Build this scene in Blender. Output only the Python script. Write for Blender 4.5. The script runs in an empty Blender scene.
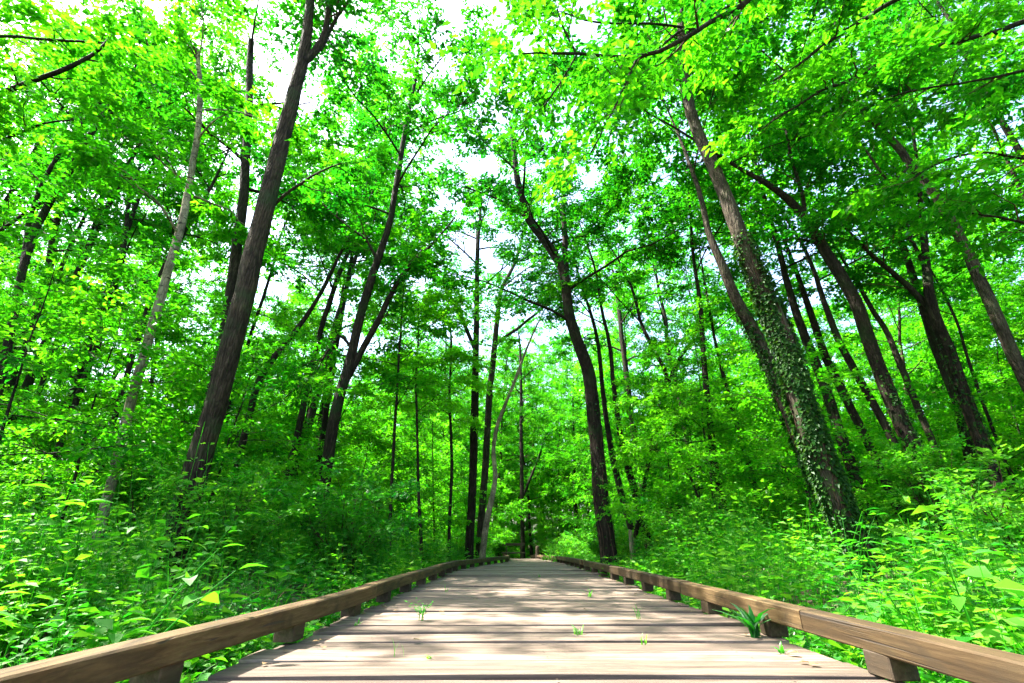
import bpy, math, random
import numpy as np

SC = bpy.context.scene
COL = SC.collection
R = math.radians

# ------------------------------------------------------------------ camera, sky, sun, exposure
cam_data = bpy.data.cameras.new('camera')
cam_data.lens = 16.52; cam_data.sensor_width = 36.0
cam_data.clip_start = .02; cam_data.clip_end = 1000
cam = bpy.data.objects.new('camera', cam_data); COL.objects.link(cam)
cam.location = (0, 0, .5); cam.rotation_euler = (R(113.0), 0, 0)
SC.camera = cam

SUN_EL, SUN_AZ = 58.0, -82.0          # azimuth measured from +Y, negative = to the left
world = bpy.data.worlds.new('World'); SC.world = world
world.use_nodes = True
wn = world.node_tree
sky = wn.nodes.new('ShaderNodeTexSky'); sky.sky_type = 'NISHITA'; sky.sun_disc = False
sky.sun_elevation = R(SUN_EL); sky.sun_rotation = R(SUN_AZ)
sky.air_density = 1.0; sky.dust_density = 3.5; sky.ozone_density = .6
wn.nodes['Background'].inputs['Strength'].default_value = .15
wn.links.new(sky.outputs[0], wn.nodes['Background'].inputs[0])
sun_data = bpy.data.lights.new('sun', 'SUN'); sun_data.energy = 5.0; sun_data.angle = R(.53)
sun_data.color = (1.0, .95, .86)
sun = bpy.data.objects.new('sun', sun_data); COL.objects.link(sun)
sun.rotation_euler = (R(90 - SUN_EL), 0, R(180 - SUN_AZ))
SC.view_settings.view_transform = 'Standard'; SC.view_settings.look = 'None'
SC.view_settings.gamma = 1.0; SC.view_settings.use_curve_mapping = False
SC.view_settings.exposure = 2.64
cy = SC.cycles
cy.max_bounces = 9; cy.diffuse_bounces = 6; cy.transmission_bounces = 6; cy.glossy_bounces = 2
cy.use_adaptive_sampling = True; cy.adaptive_threshold = .02
cy.sample_clamp_indirect = 8
cy.use_denoising = True
try: cy.denoising_prefilter = 'ACCURATE'
except Exception: pass

# ------------------------------------------------------------------ materials
def nodes(name):
    m = bpy.data.materials.new(name); m.use_nodes = True
    nt = m.node_tree
    for n in list(nt.nodes): nt.nodes.remove(n)
    out = nt.nodes.new('ShaderNodeOutputMaterial')
    def N(t, **k):
        n = nt.nodes.new(t)
        for a, v in k.items():
            if a.startswith('_'): setattr(n, a[1:], v)
            else: n.inputs[a.replace('__', ' ')].default_value = v
        return n
    L = lambda a, b: nt.links.new(a, b)
    return m, nt, out, N, L

def ramp(N, stops):
    r = N('ShaderNodeValToRGB'); e = r.color_ramp.elements
    while len(e) > 1: e.remove(e[-1])
    e[0].position, e[0].color = stops[0][0], (*stops[0][1], 1)
    for p, c in stops[1:]:
        k = e.new(p); k.color = (*c, 1)
    return r

def leaf_material(name, refl, trans, gloss=.05, rough=.35, mixf=.5, objvar=.25):
    m, nt, out, N, L = nodes(name)
    at = N('ShaderNodeAttribute', _attribute_name='tint')
    oi = N('ShaderNodeObjectInfo')
    mu = N('ShaderNodeMath', _operation='MULTIPLY_ADD'); mu.inputs[1].default_value = objvar; 
    L(oi.outputs['Random'], mu.inputs[0]); L(at.outputs['Fac'], mu.inputs[2])
    sb = N('ShaderNodeMath', _operation='SUBTRACT', _use_clamp=True); sb.inputs[1].default_value = objvar * .5
    L(mu.outputs[0], sb.inputs[0])
    n = len(refl) - 1
    r1 = ramp(N, [(i / n, c) for i, c in enumerate(refl)]); r2 = ramp(N, [(i / n, c) for i, c in enumerate(trans)])
    L(sb.outputs[0], r1.inputs[0]); L(sb.outputs[0], r2.inputs[0])
    d = N('ShaderNodeBsdfDiffuse'); t = N('ShaderNodeBsdfTranslucent'); g = N('ShaderNodeBsdfGlossy', Roughness=rough)
    L(r1.outputs[0], d.inputs['Color']); L(r2.outputs[0], t.inputs['Color'])
    m1 = N('ShaderNodeMixShader'); m1.inputs[0].default_value = mixf
    L(d.outputs[0], m1.inputs[1]); L(t.outputs[0], m1.inputs[2])
    fr = N('ShaderNodeFresnel', IOR=1.4)
    fm = N('ShaderNodeMath', _operation='MULTIPLY'); fm.inputs[1].default_value = gloss / .04
    L(fr.outputs[0], fm.inputs[0])
    fc = N('ShaderNodeMath', _operation='MINIMUM'); fc.inputs[1].default_value = .10; L(fm.outputs[0], fc.inputs[0])
    m2 = N('ShaderNodeMixShader'); L(fc.outputs[0], m2.inputs[0])
    L(m1.outputs[0], m2.inputs[1]); L(g.outputs[0], m2.inputs[2])
    L(m2.outputs[0], out.inputs[0])
    return m

def bark_material(name, c0, c1, c2, scale=9, moss=None, lentic=None, bump=.5):
    m, nt, out, N, L = nodes(name)
    tc = N('ShaderNodeTexCoord')
    mp = N('ShaderNodeMapping'); mp.inputs['Scale'].default_value = (1, 1, .16)
    L(tc.outputs['Object'], mp.inputs[0])
    n1 = N('ShaderNodeTexNoise', Scale=scale * 2.2, Detail=7.0, Roughness=.65, Distortion=.6); L(mp.outputs[0], n1.inputs['Vector'])
    v1 = N('ShaderNodeTexVoronoi', Scale=scale * 3.2, _feature='DISTANCE_TO_EDGE'); L(mp.outputs[0], v1.inputs['Vector'])
    n2 = N('ShaderNodeTexNoise', Scale=1.7, Detail=4.0, Roughness=.6); L(tc.outputs['Object'], n2.inputs['Vector'])
    r = ramp(N, [(.25, c0), (.5, c1), (.75, c2)]); L(n1.outputs['Fac'], r.inputs[0])
    vr = ramp(N, [(0, (.35, .35, .35)), (.12, (1, 1, 1))]); L(v1.outputs['Distance'], vr.inputs[0])
    mx = N('ShaderNodeMix', _data_type='RGBA', _blend_type='MULTIPLY'); mx.inputs[0].default_value = .8
    L(r.outputs[0], mx.inputs[6]); L(vr.outputs[0], mx.inputs[7])
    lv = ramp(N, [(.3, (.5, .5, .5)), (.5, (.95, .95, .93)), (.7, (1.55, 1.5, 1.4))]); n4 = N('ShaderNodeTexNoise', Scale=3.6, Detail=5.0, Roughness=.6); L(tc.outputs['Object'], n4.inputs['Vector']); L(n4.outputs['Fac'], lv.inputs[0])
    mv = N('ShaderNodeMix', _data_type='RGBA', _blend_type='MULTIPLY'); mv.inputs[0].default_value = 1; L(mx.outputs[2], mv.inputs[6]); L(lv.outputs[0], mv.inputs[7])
    col = mv.outputs[2]
    if moss:
        mr = ramp(N, [(.52, (0, 0, 0)), (.66, (1, 1, 1))]); L(n2.outputs['Fac'], mr.inputs[0])
        mm = N('ShaderNodeMix', _data_type='RGBA'); L(mr.outputs[0], mm.inputs[0]); L(col, mm.inputs[6]); mm.inputs[7].default_value = (*moss, 1)
        col = mm.outputs[2]
    if lentic:
        mp2 = N('ShaderNodeMapping'); mp2.inputs['Scale'].default_value = (5, 5, 20); L(tc.outputs['Object'], mp2.inputs[0])
        n3 = N('ShaderNodeTexNoise', Scale=1.3, Detail=3.0); L(mp2.outputs[0], n3.inputs['Vector'])
        lr = ramp(N, [(.58, (0, 0, 0)), (.64, (1, 1, 1))]); L(n3.outputs['Fac'], lr.inputs[0])
        lm = N('ShaderNodeMix', _data_type='RGBA'); L(lr.outputs[0], lm.inputs[0]); L(col, lm.inputs[6]); lm.inputs[7].default_value = (*lentic, 1)
        col = lm.outputs[2]
    b = N('ShaderNodeBsdfPrincipled', Roughness=.9); b.inputs['Specular IOR Level'].default_value = .15
    L(col, b.inputs['Base Color'])
    ad = N('ShaderNodeMath', _operation='MULTIPLY_ADD'); L(n1.outputs['Fac'], ad.inputs[0]); ad.inputs[1].default_value = .6; L(v1.outputs['Distance'], ad.inputs[2])
    bp = N('ShaderNodeBump', Strength=bump, Distance=.04); L(ad.outputs[0], bp.inputs['Height']); L(bp.outputs[0], b.inputs['Normal'])
    L(b.outputs[0], out.inputs[0])
    return m

def wood_material(name, dark, mid, pale, along='X', stain=(.075, .058, .046), rough=.75, crack=.5):
    m, nt, out, N, L = nodes(name)
    tc = N('ShaderNodeTexCoord'); at = N('ShaderNodeAttribute', _attribute_name='tint')
    ov = N('ShaderNodeVectorMath', _operation='ADD')
    cb = N('ShaderNodeCombineXYZ'); ml = N('ShaderNodeMath', _operation='MULTIPLY'); ml.inputs[1].default_value = 37.0
    L(at.outputs['Fac'], ml.inputs[0]); L(ml.outputs[0], cb.inputs[0]); L(ml.outputs[0], cb.inputs[2])
    L(tc.outputs['Object'], ov.inputs[0]); L(cb.outputs[0], ov.inputs[1])
    mp = N('ShaderNodeMapping'); mp.inputs['Scale'].default_value = (.7, 16, 16) if along == 'X' else (16, .7, 16)
    L(ov.outputs[0], mp.inputs[0])
    g = N('ShaderNodeTexNoise', Scale=2.2, Detail=8.0, Roughness=.68, Distortion=.35); L(mp.outputs[0], g.inputs['Vector'])
    mp3 = N('ShaderNodeMapping'); mp3.inputs['Scale'].default_value = (.35, 24, 10) if along == 'X' else (24, .35, 24)
    L(ov.outputs[0], mp3.inputs[0])
    ck = N('ShaderNodeTexNoise', Scale=1.6, Detail=3.0, Roughness=.5, Distortion=.2); L(mp3.outputs[0], ck.inputs['Vector'])
    s = N('ShaderNodeTexNoise', Scale=2.6, Detail=6.0, Roughness=.62, Distortion=.8); L(ov.outputs[0], s.inputs['Vector'])
    r = ramp(N, [(.28, dark), (.5, mid), (.74, pale)]); L(g.outputs['Fac'], r.inputs[0])
    tv = N('ShaderNodeMath', _operation='MULTIPLY_ADD'); tv.inputs[1].default_value = .75; tv.inputs[2].default_value = .6; L(at.outputs['Fac'], tv.inputs[0])
    m0 = N('ShaderNodeMix', _data_type='RGBA', _blend_type='MULTIPLY'); m0.inputs[0].default_value = 1
    L(r.outputs[0], m0.inputs[6]); L(tv.outputs[0], m0.inputs[7])
    mps = N('ShaderNodeMapping'); mps.inputs['Scale'].default_value = (1.0, 3.2, 3.2) if along == 'X' else (3.2, 1.0, 3.2)
    L(ov.outputs[0], mps.inputs[0]); L(mps.outputs[0], s.inputs['Vector'])
    sr = ramp(N, [(.47, (0, 0, 0)), (.56, (.45, .45, .45)), (.70, (.9, .9, .9))]); L(s.outputs['Fac'], sr.inputs[0])
    m1 = N('ShaderNodeMix', _data_type='RGBA'); L(sr.outputs[0], m1.inputs[0]); L(m0.outputs[2], m1.inputs[6]); m1.inputs[7].default_value = (*stain, 1)
    cr = ramp(N, [(.30, (1, 1, 1)), (.345, (0, 0, 0))]); L(ck.outputs['Fac'], cr.inputs[0])
    cm = N('ShaderNodeMath', _operation='MULTIPLY'); cm.inputs[1].default_value = crack; L(cr.outputs[0], cm.inputs[0])
    m2 = N('ShaderNodeMix', _data_type='RGBA'); L(cm.outputs[0], m2.inputs[0]); L(m1.outputs[2], m2.inputs[6]); m2.inputs[7].default_value = (.035, .028, .022, 1)
    b = N('ShaderNodeBsdfPrincipled', Roughness=rough); b.inputs['Specular IOR Level'].default_value = .25
    L(m2.outputs[2], b.inputs['Base Color'])
    hs = N('ShaderNodeMath', _operation='SUBTRACT'); L(g.outputs['Fac'], hs.inputs[0]); L(cm.outputs[0], hs.inputs[1])
    bp = N('ShaderNodeBump', Strength=.55, Distance=.006); L(hs.outputs[0], bp.inputs['Height']); L(bp.outputs[0], b.inputs['Normal'])
    L(b.outputs[0], out.inputs[0])
    return m

def ground_material():
    m, nt, out, N, L = nodes('forest_soil')
    tc = N('ShaderNodeTexCoord')
    a = N('ShaderNodeTexNoise', Scale=14.0, Detail=8.0, Roughness=.7); L(tc.outputs['Object'], a.inputs['Vector'])
    c = N('ShaderNodeTexNoise', Scale=.9, Detail=5.0); L(tc.outputs['Object'], c.inputs['Vector'])
    r = ramp(N, [(.3, (.02, .014, .008)), (.5, (.06, .042, .022)), (.7, (.13, .095, .05))]); L(a.outputs['Fac'], r.inputs[0])
    g = ramp(N, [(.4, (0, 0, 0)), (.6, (1, 1, 1))]); L(c.outputs['Fac'], g.inputs[0])
    mx = N('ShaderNodeMix', _data_type='RGBA'); L(g.outputs[0], mx.inputs[0]); L(r.outputs[0], mx.inputs[6]); mx.inputs[7].default_value = (.035, .085, .012, 1)
    b = N('ShaderNodeBsdfPrincipled', Roughness=.95); L(mx.outputs[2], b.inputs['Base Color'])
    bp = N('ShaderNodeBump', Strength=.6, Distance=.05); L(a.outputs['Fac'], bp.inputs['Height']); L(bp.outputs[0], b.inputs['Normal'])
    L(b.outputs[0], out.inputs[0])
    return m

MAT = {
 'leaf': leaf_material('canopy_leaf', [(.004, .050, .006), (.010, .10, .005), (.027, .17, .005), (.075, .23, .007)],
                       [(.005, .12, .008), (.016, .28, .005), (.080, .52, .004), (.20, .74, .008)], gloss=.008, mixf=.56),
 'under': leaf_material('herb_leaf', [(.005, .075, .012), (.016, .14, .010), (.042, .21, .008), (.10, .27, .012)],
                        [(.006, .22, .014), (.025, .38, .008), (.10, .58, .008), (.25, .72, .015)], gloss=.012, rough=.5, mixf=.48),
 'ivy': leaf_material('ivy_leaf', [(.006, .035, .006), (.014, .06, .008), (.035, .10, .012)], [(.012, .10, .01), (.04, .18, .01), (.10, .25, .012)], gloss=.012, rough=.4, mixf=.35),
 'dry': leaf_material('dry_leaf', [(.16, .10, .05), (.25, .17, .09), (.34, .27, .16)], [(.2, .13, .05), (.3, .2, .08), (.35, .28, .14)], gloss=.02, mixf=.3),
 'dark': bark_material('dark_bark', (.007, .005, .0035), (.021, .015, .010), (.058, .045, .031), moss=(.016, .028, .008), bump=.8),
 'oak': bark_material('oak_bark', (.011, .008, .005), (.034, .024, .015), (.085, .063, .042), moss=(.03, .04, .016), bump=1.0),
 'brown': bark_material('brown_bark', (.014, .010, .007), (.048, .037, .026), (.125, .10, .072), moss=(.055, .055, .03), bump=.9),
 'pale': bark_material('pale_bark', (.13, .10, .06), (.28, .23, .15), (.42, .36, .26), bump=.25),
 'birch': bark_material('birch_bark', (.13, .105, .065), (.25, .21, .14), (.38, .33, .24), lentic=(.03, .025, .02), bump=.2),
 'twig': bark_material('twig_bark', (.03, .018, .012), (.075, .045, .03), (.13, .085, .06), bump=.2),
 'deck': wood_material('weathered_planks', (.062, .043, .031), (.178, .131, .098), (.32, .25, .195)),
 'rail': wood_material('kerb_timber', (.030, .017, .006), (.078, .048, .020), (.15, .103, .050), along='Y', stain=(.028, .02, .011), crack=.85),
 'block': wood_material('block_timber', (.026, .017, .009), (.06, .041, .023), (.11, .078, .048), along='Y', stain=(.035, .026, .018)),
 'soil': ground_material(),
}

# ------------------------------------------------------------------ mesh helpers
UP = np.array([0, 0, 1.0])
def unit(a): return a / np.maximum(np.linalg.norm(a, axis=-1, keepdims=True), 1e-9)

class Geo:
    """collects quads (and their material slot and tint) for ONE mesh"""
    def __init__(s): s.v, s.f, s.m, s.t, s.s, s.n = [], [], [], [], [], 0
    def add(s, V, F, mat=0, tint=.5, smooth=False):
        V = np.asarray(V, float).reshape(-1, 3); F = np.asarray(F, np.int64).reshape(-1, 4)
        s.v.append(V); s.f.append(F + s.n); s.n += len(V)
        s.m.append(np.full(len(F), mat)); s.t.append(np.broadcast_to(np.asarray(tint, float), (len(F),)).copy()); s.s.append(np.full(len(F), smooth))
        return s
    def mesh(s, name, mats):
        me = bpy.data.meshes.new(name)
        if s.n:
            V = np.concatenate(s.v); F = np.concatenate(s.f)
            me.vertices.add(len(V)); me.vertices.foreach_set('co', V.astype(np.float32).ravel())
            me.loops.add(F.size); me.loops.foreach_set('vertex_index', F.astype(np.int32).ravel())
            me.polygons.add(len(F)); me.polygons.foreach_set('loop_start', np.arange(0, F.size, 4, dtype=np.int32))
            me.polygons.foreach_set('material_index', np.concatenate(s.m).astype(np.int32))
            me.polygons.foreach_set('use_smooth', np.concatenate(s.s).astype(bool))
            a = me.attributes.new('tint', 'FLOAT', 'FACE'); a.data.foreach_set('value', np.concatenate(s.t).astype(np.float32))
        for m in mats: me.materials.append(MAT[m])
        me.update(calc_edges=True)
        return me

def put(name, me, parent=None, loc=(0, 0, 0)):
    o = bpy.data.objects.new(name, me); COL.objects.link(o); o.location = loc
    if parent: o.parent = parent
    return o
def tag(o, label=None, cat=None, group=None, kind=None):
    for k, v in (('label', label), ('category', cat), ('group', group), ('kind', kind)):
        if v: o[k] = v
    return o
def thing(name, loc, label, cat, group=None, rz=0):
    o = bpy.data.objects.new(name, None); COL.objects.link(o); o.location = loc; o.rotation_euler = (0, 0, rz)
    o.empty_display_size = .2
    return tag(o, label, cat, group)
def dup(root, loc, rz, scale, label=None, group=None):
    r = root.copy(); COL.objects.link(r); r.location = loc; r.rotation_euler = (0, 0, rz); r.scale = scale
    if label: r['label'] = label
    if group: r['group'] = group
    for ch in list(root.children):
        c = ch.copy(); COL.objects.link(c); c.parent = r
    return r

def tube(g, P, rad, sides=6, mat=0, tint=.5, rough=0, rng=None, flare=0):
    P = np.asarray(P, float); n = len(P); rad = np.broadcast_to(np.asarray(rad, float), (n,))
    T = unit(np.gradient(P, axis=0))
    ref = np.array([0, 1.0, 0]) if abs(T[:, 1]).mean() < .8 else np.array([1.0, 0, 0])
    A = unit(np.cross(T, ref)); B = np.cross(T, A)
    th = np.arange(sides) * 2 * math.pi / sides
    rr = np.repeat(rad[:, None], sides, 1)
    if rough and rng is not None:
        ph = rng.uniform(0, 6.28, 4); z = np.arange(n)[:, None]
        rr = rr * (1 + rough * (np.sin(3 * th + ph[0] + z * .25) * .5 + np.sin(5 * th + ph[1] - z * .4) * .35 + rng.normal(0, .35, rr.shape)))
    V = P[:, None] + A[:, None] * (np.cos(th)[None, :, None] * rr[..., None]) + B[:, None] * (np.sin(th)[None, :, None] * rr[..., None])
    i = np.arange(n - 1)[:, None] * sides; j = np.arange(sides)[None]
    k = (j + 1) % sides
    F = np.stack([i + j, i + k, i + sides + k, i + sides + j], -1)
    g.add(V, F, mat, tint, True)

def resample(P, step):
    P = np.asarray(P, float); d = np.r_[0, np.cumsum(np.linalg.norm(np.diff(P[:, :3], axis=0), axis=1))]
    n = max(3, int(d[-1] / step) + 1); t = np.linspace(0, d[-1], n)
    # Catmull-like smoothing by interpolating on a refined, blurred copy
    Q = np.stack([np.interp(t, d, P[:, c]) for c in range(P.shape[1])], 1)
    for _ in range(2): Q[1:-1] = .25 * Q[:-2] + .5 * Q[1:-1] + .25 * Q[2:]
    return Q

def leaves(g, P, D, N, L, W, mat, tint, shape=1, droop=.25):
    """shape 1: one folded quad per leaf; shape 3: six quads with a midrib and a drooping tip"""
    n = len(P); D = unit(D); S = unit(np.cross(D, N)); N = np.cross(S, D)
    L = np.broadcast_to(L, (n,))[:, None]; W = np.broadcast_to(W, (n,))[:, None]
    if shape == 1:
        V = np.stack([P, P + D * L * .42 + S * W * .5 + N * W * .16, P + D * L - N * L * .12, P + D * L * .42 - S * W * .5 + N * W * .16], 1)
        F = (np.arange(n) * 4)[:, None] + np.arange(4)
        g.add(V, F, mat, tint)
        return
    def pt(t, s): 
        w = {0: 0, .12: .35, .35: 1.0, .65: .8, 1.0: 0}[t]
        return P + D * L * (t - .08 * t * t) + S * W * .5 * w * s + N * (W * .16 * w * abs(s) - L * droop * t * t)
    ts = [.0, .12, .35, .65, 1.0]
    rows = [[pt(t, -1), pt(t, 0), pt(t, 1)] for t in ts[1:4]]
    V = np.stack([pt(0, 0)] + sum(rows, []) + [pt(1.0, 0)], 1)      # 0 base, 1..9, 10 tip
    q = np.array([[0, 2, 1, 1], [0, 3, 2, 2], [1, 2, 5, 4], [2, 3, 6, 5], [4, 5, 8, 7], [5, 6, 9, 8], [7, 8, 10, 10], [8, 9, 10, 10]])
    q = np.array([[1, 2, 5, 4], [2, 3, 6, 5], [4, 5, 8, 7], [5, 6, 9, 8], [0, 3, 2, 1], [7, 8, 9, 10]])
    F = (np.arange(n) * 11)[:, None, None] + q[None]
    g.add(V, F, mat, np.repeat(np.broadcast_to(tint, (n,)), 6), True)

# ------------------------------------------------------------------ foliage on limbs
def sprays(rng, limbs, nb=7, blen=1.3, ntw=8, nlf=12, leaf=.12, tone=.5, g=None, wood=0, lf=1, shape=1, t0=.25, twl=(.3, .65), flat=.5, vol=0.0):
    """limbs: list of (n,4) polylines. adds side branches as thin tubes and leafy twigs; flat = how horizontal a spray lies"""
    TB, TD, TL, TT = [], [], [], []
    for Lm in limbs:
        P = Lm[:, :3]; d = np.r_[0, np.cumsum(np.linalg.norm(np.diff(P, axis=0), axis=1))]; tot = d[-1]
        k = max(2, int(round(nb * min(1.6, tot / 2.2))))
        ts = np.r_[rng.uniform(t0, 1, k), 1.0]
        for q, t in enumerate(ts):
            s = t * tot; p = np.array([np.interp(s, d, P[:, c]) for c in range(3)]); r0 = np.interp(s, d, Lm[:, 3])
            s2 = min(tot, s + .15); tg = unit(np.array([np.interp(s2, d, P[:, c]) - np.interp(s2 - .3, d, P[:, c]) for c in range(3)]))
            a = (0 if t == 1.0 else rng.choice([-1, 1]) * rng.uniform(R(30), R(80)))
            dr = np.array([tg[0] * math.cos(a) - tg[1] * math.sin(a), tg[0] * math.sin(a) + tg[1] * math.cos(a), tg[2] * flat + rng.uniform(-.12 - .5 * vol, .38 + .5 * vol)])
            if np.hypot(dr[0], dr[1]) < .25: dr[:2] += rng.normal(0, .6, 2)
            dr = unit(dr); bl = blen * rng.uniform(.55, 1.15) * (1.15 - .45 * t)
            u = np.linspace(0, 1, 5)[:, None]
            B = p + dr * bl * u + np.array([0, 0, -.16 * bl]) * u ** 2 + np.r_[np.zeros((1, 3)), rng.normal(0, .035, (4, 3))] * bl
            tube(g, B, np.linspace(min(r0 * .6, .018), .003, 5), 4, wood)
            tw = rng.uniform(.12, 1.0, ntw); tw[0] = 1.0
            ub = tw * 4; i = np.minimum(ub.astype(int), 3); fr = (ub - i)[:, None]
            TB.append(B[i] * (1 - fr) + B[i + 1] * fr)
            sd = np.where(np.arange(ntw) % 2 == 0, 1, -1) * rng.uniform(R(25), R(75), ntw); sd[0] = 0
            c, sn = np.cos(sd), np.sin(sd)
            TD.append(np.stack([dr[0] * c - dr[1] * sn, dr[0] * sn + dr[1] * c, np.full(ntw, dr[2] * .4) + rng.normal(-.03, .2 + .3 * vol, ntw)], 1))
            TL.append(rng.uniform(*twl, ntw) * (1.1 - .4 * tw)); TT.append(np.full(ntw, rng.normal(tone, .13)))
    B = np.concatenate(TB); D = unit(np.concatenate(TD)); Lg = np.concatenate(TL); T0 = np.concatenate(TT)
    n = len(B); j = (np.arange(nlf) + .6) / nlf
    S = unit(np.cross(D, UP + rng.normal(0, .22 + .4 * vol, (n, 3))))
    pos = B[:, None] + D[:, None] * (Lg[:, None] * j)[..., None]; pos[..., 2] -= (.14 * Lg[:, None] * j ** 2)
    pos += rng.normal(0, .025, pos.shape)
    sgn = np.where(np.arange(nlf) % 2 == 0, 1, -1)[None, :, None]
    ld = D[:, None] * .75 + S[:, None] * sgn * .8 + rng.normal(0, .28, pos.shape); ld[..., 2] -= .22
    nr = UP + rng.normal(0, .38, pos.shape)
    m = n * nlf
    Ls = leaf * rng.uniform(.6, 1.25, m)
    tint = np.clip(np.repeat(T0, nlf) + rng.normal(0, .10, m), 0, 1)
    leaves(g, pos.reshape(-1, 3), ld.reshape(-1, 3), nr.reshape(-1, 3), Ls, Ls * rng.uniform(.5, .66, m), lf, tint, shape)
    return m

def random_limbs(rng, trunk, z0, z1, n, rad, el=(15, 55), avoid=None):
    """limbs leaving the trunk polyline (n,4) between heights z0 and z1"""
    out = []; az = rng.uniform(0, 6.28)
    for i in range(n):
        f = (i + rng.uniform(.1, .9)) / n; z = z0 + (z1 - z0) * f
        p = np.array([np.interp(z, trunk[:, 2], trunk[:, c]) for c in range(3)]); r = np.interp(z, trunk[:, 2], trunk[:, 3])
        az += 2.4 + rng.normal(0, .35)
        if avoid is not None:
            for _ in range(8):
                e = p + np.array([math.cos(az), math.sin(az), 0]) * rad * .8
                if avoid(e): az += .8
                else: break
        e = R(el[0] + (el[1] - el[0]) * f + rng.uniform(-10, 10)); ln = rad * rng.uniform(.7, 1.15) * (1 - .5 * f ** 1.5)
        u = np.linspace(0, 1, 7)
        hx = ln * u; vz = ln * math.tan(e) * (u - .42 * u * u) * .8
        wob = np.cumsum(rng.normal(0, .035 * ln, (7, 3)), 0) * u[:, None]
        L = np.stack([p[0] + math.cos(az) * hx, p[1] + math.sin(az) * hx, p[2] + vz], 1) + wob
        out.append(np.c_[L, np.linspace(min(r * .45, .05), .006, 7)])
    return out

# ------------------------------------------------------------------ the lie of the land
def zd(y):                       # boardwalk height: it dips gently as it runs away
    y = np.clip(np.asarray(y, float), 0, 31); return -.0005 * y * y
_CY = [-10, 0, 10.5, 12, 17, 22, 27, 34]
def cxd(y): return np.interp(y, _CY, [.16, .16, .19, .27, .68, .62, .42, .2])
def flare(y): return .165 * np.clip((3.7 - np.asarray(y, float)) / 2.1, 0, 1.6) ** 1.25     # the left edge swings out near the start
def hwd(y): return np.interp(y, _CY, [1.31, 1.31, 1.28, 1.22, .80, .72, .74, .8])
def terrain(x, y):
    x = np.asarray(x, float); y = np.asarray(y, float)
    d = np.maximum(0, np.abs(x - cxd(y)) - 1.25)
    back = np.maximum(0, y - 33)
    return zd(y) - .34 + 1.25 * (1 - np.exp(-d / 6.5)) + .04 * np.minimum(back, 60) + \
        np.minimum(d, 2) / 2 * (.09 * np.sin(x * .9 + y * .5) + .07 * np.sin(x * .43 - y * .8 + 1) + .05 * np.sin(2.1 * x + 1.3 * y))

def build_ground():
    gx = np.r_[-220, -120, -70, np.linspace(-40, -8, 40), np.linspace(-7.6, 8, 90), np.linspace(8.6, 40, 40), 70, 120, 220]
    gy = np.r_[-200, -100, -40, np.linspace(-12, 14, 90), np.linspace(14.5, 66, 70), 90, 130, 220]
    X, Y = np.meshgrid(gx, gy); V = np.stack([X, Y, terrain(X, Y)], -1)
    a, b = X.shape; i = np.arange(a - 1)[:, None] * b + np.arange(b - 1)[None]
    F = np.stack([i, i + 1, i + b + 1, i + b], -1)
    tag(put('ground', Geo().add(V, F, 0, .5, True).mesh('ground', ['soil'])), kind='structure')
build_ground()

# ------------------------------------------------------------------ boardwalk
def chamfer_box(g, sx, sy, sz, c=.006, mat=0, tint=.5, at=(0, 0, 0), jit=None, yaw=0.0):
    """box with bevelled long edges; section in YZ, length along X; centre at 'at'"""
    y, z = sy / 2, sz / 2
    sec = [(-y + c, -z), (y - c, -z), (y, -z + c), (y, z - c), (y - c, z), (-y + c, z), (-y, z - c), (-y, -z + c)]
    xs = (-sx / 2, -sx / 2 + c, sx / 2 - c, sx / 2); V = []
    for k, x in enumerate(xs):
        f = 1 - (c / min(sy, sz) * 2 if k in (0, 3) else 0)
        for (a, b) in sec: V.append((x, a * f, b * f))
    V = np.array(V)
    if jit is not None: V += jit(V)
    if yaw:
        V = np.c_[V[:, 0] * math.cos(yaw) - V[:, 1] * math.sin(yaw), V[:, 0] * math.sin(yaw) + V[:, 1] * math.cos(yaw), V[:, 2]]
    F = [[r * 8 + k, r * 8 + (k + 1) % 8, (r + 1) * 8 + (k + 1) % 8, (r + 1) * 8 + k] for r in range(3) for k in range(8)]
    F = [[q[0], q[3], q[2], q[1]] for q in F]
    for o, fl in ((0, 1), (24, 0)):
        for q in ((0, 1, 2, 7), (7, 2, 3, 6), (6, 3, 4, 5)):
            q = [o + k for k in q]; F.append(q if fl else q[::-1])
    g.add(V + np.array(at), F, mat, tint)

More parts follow.
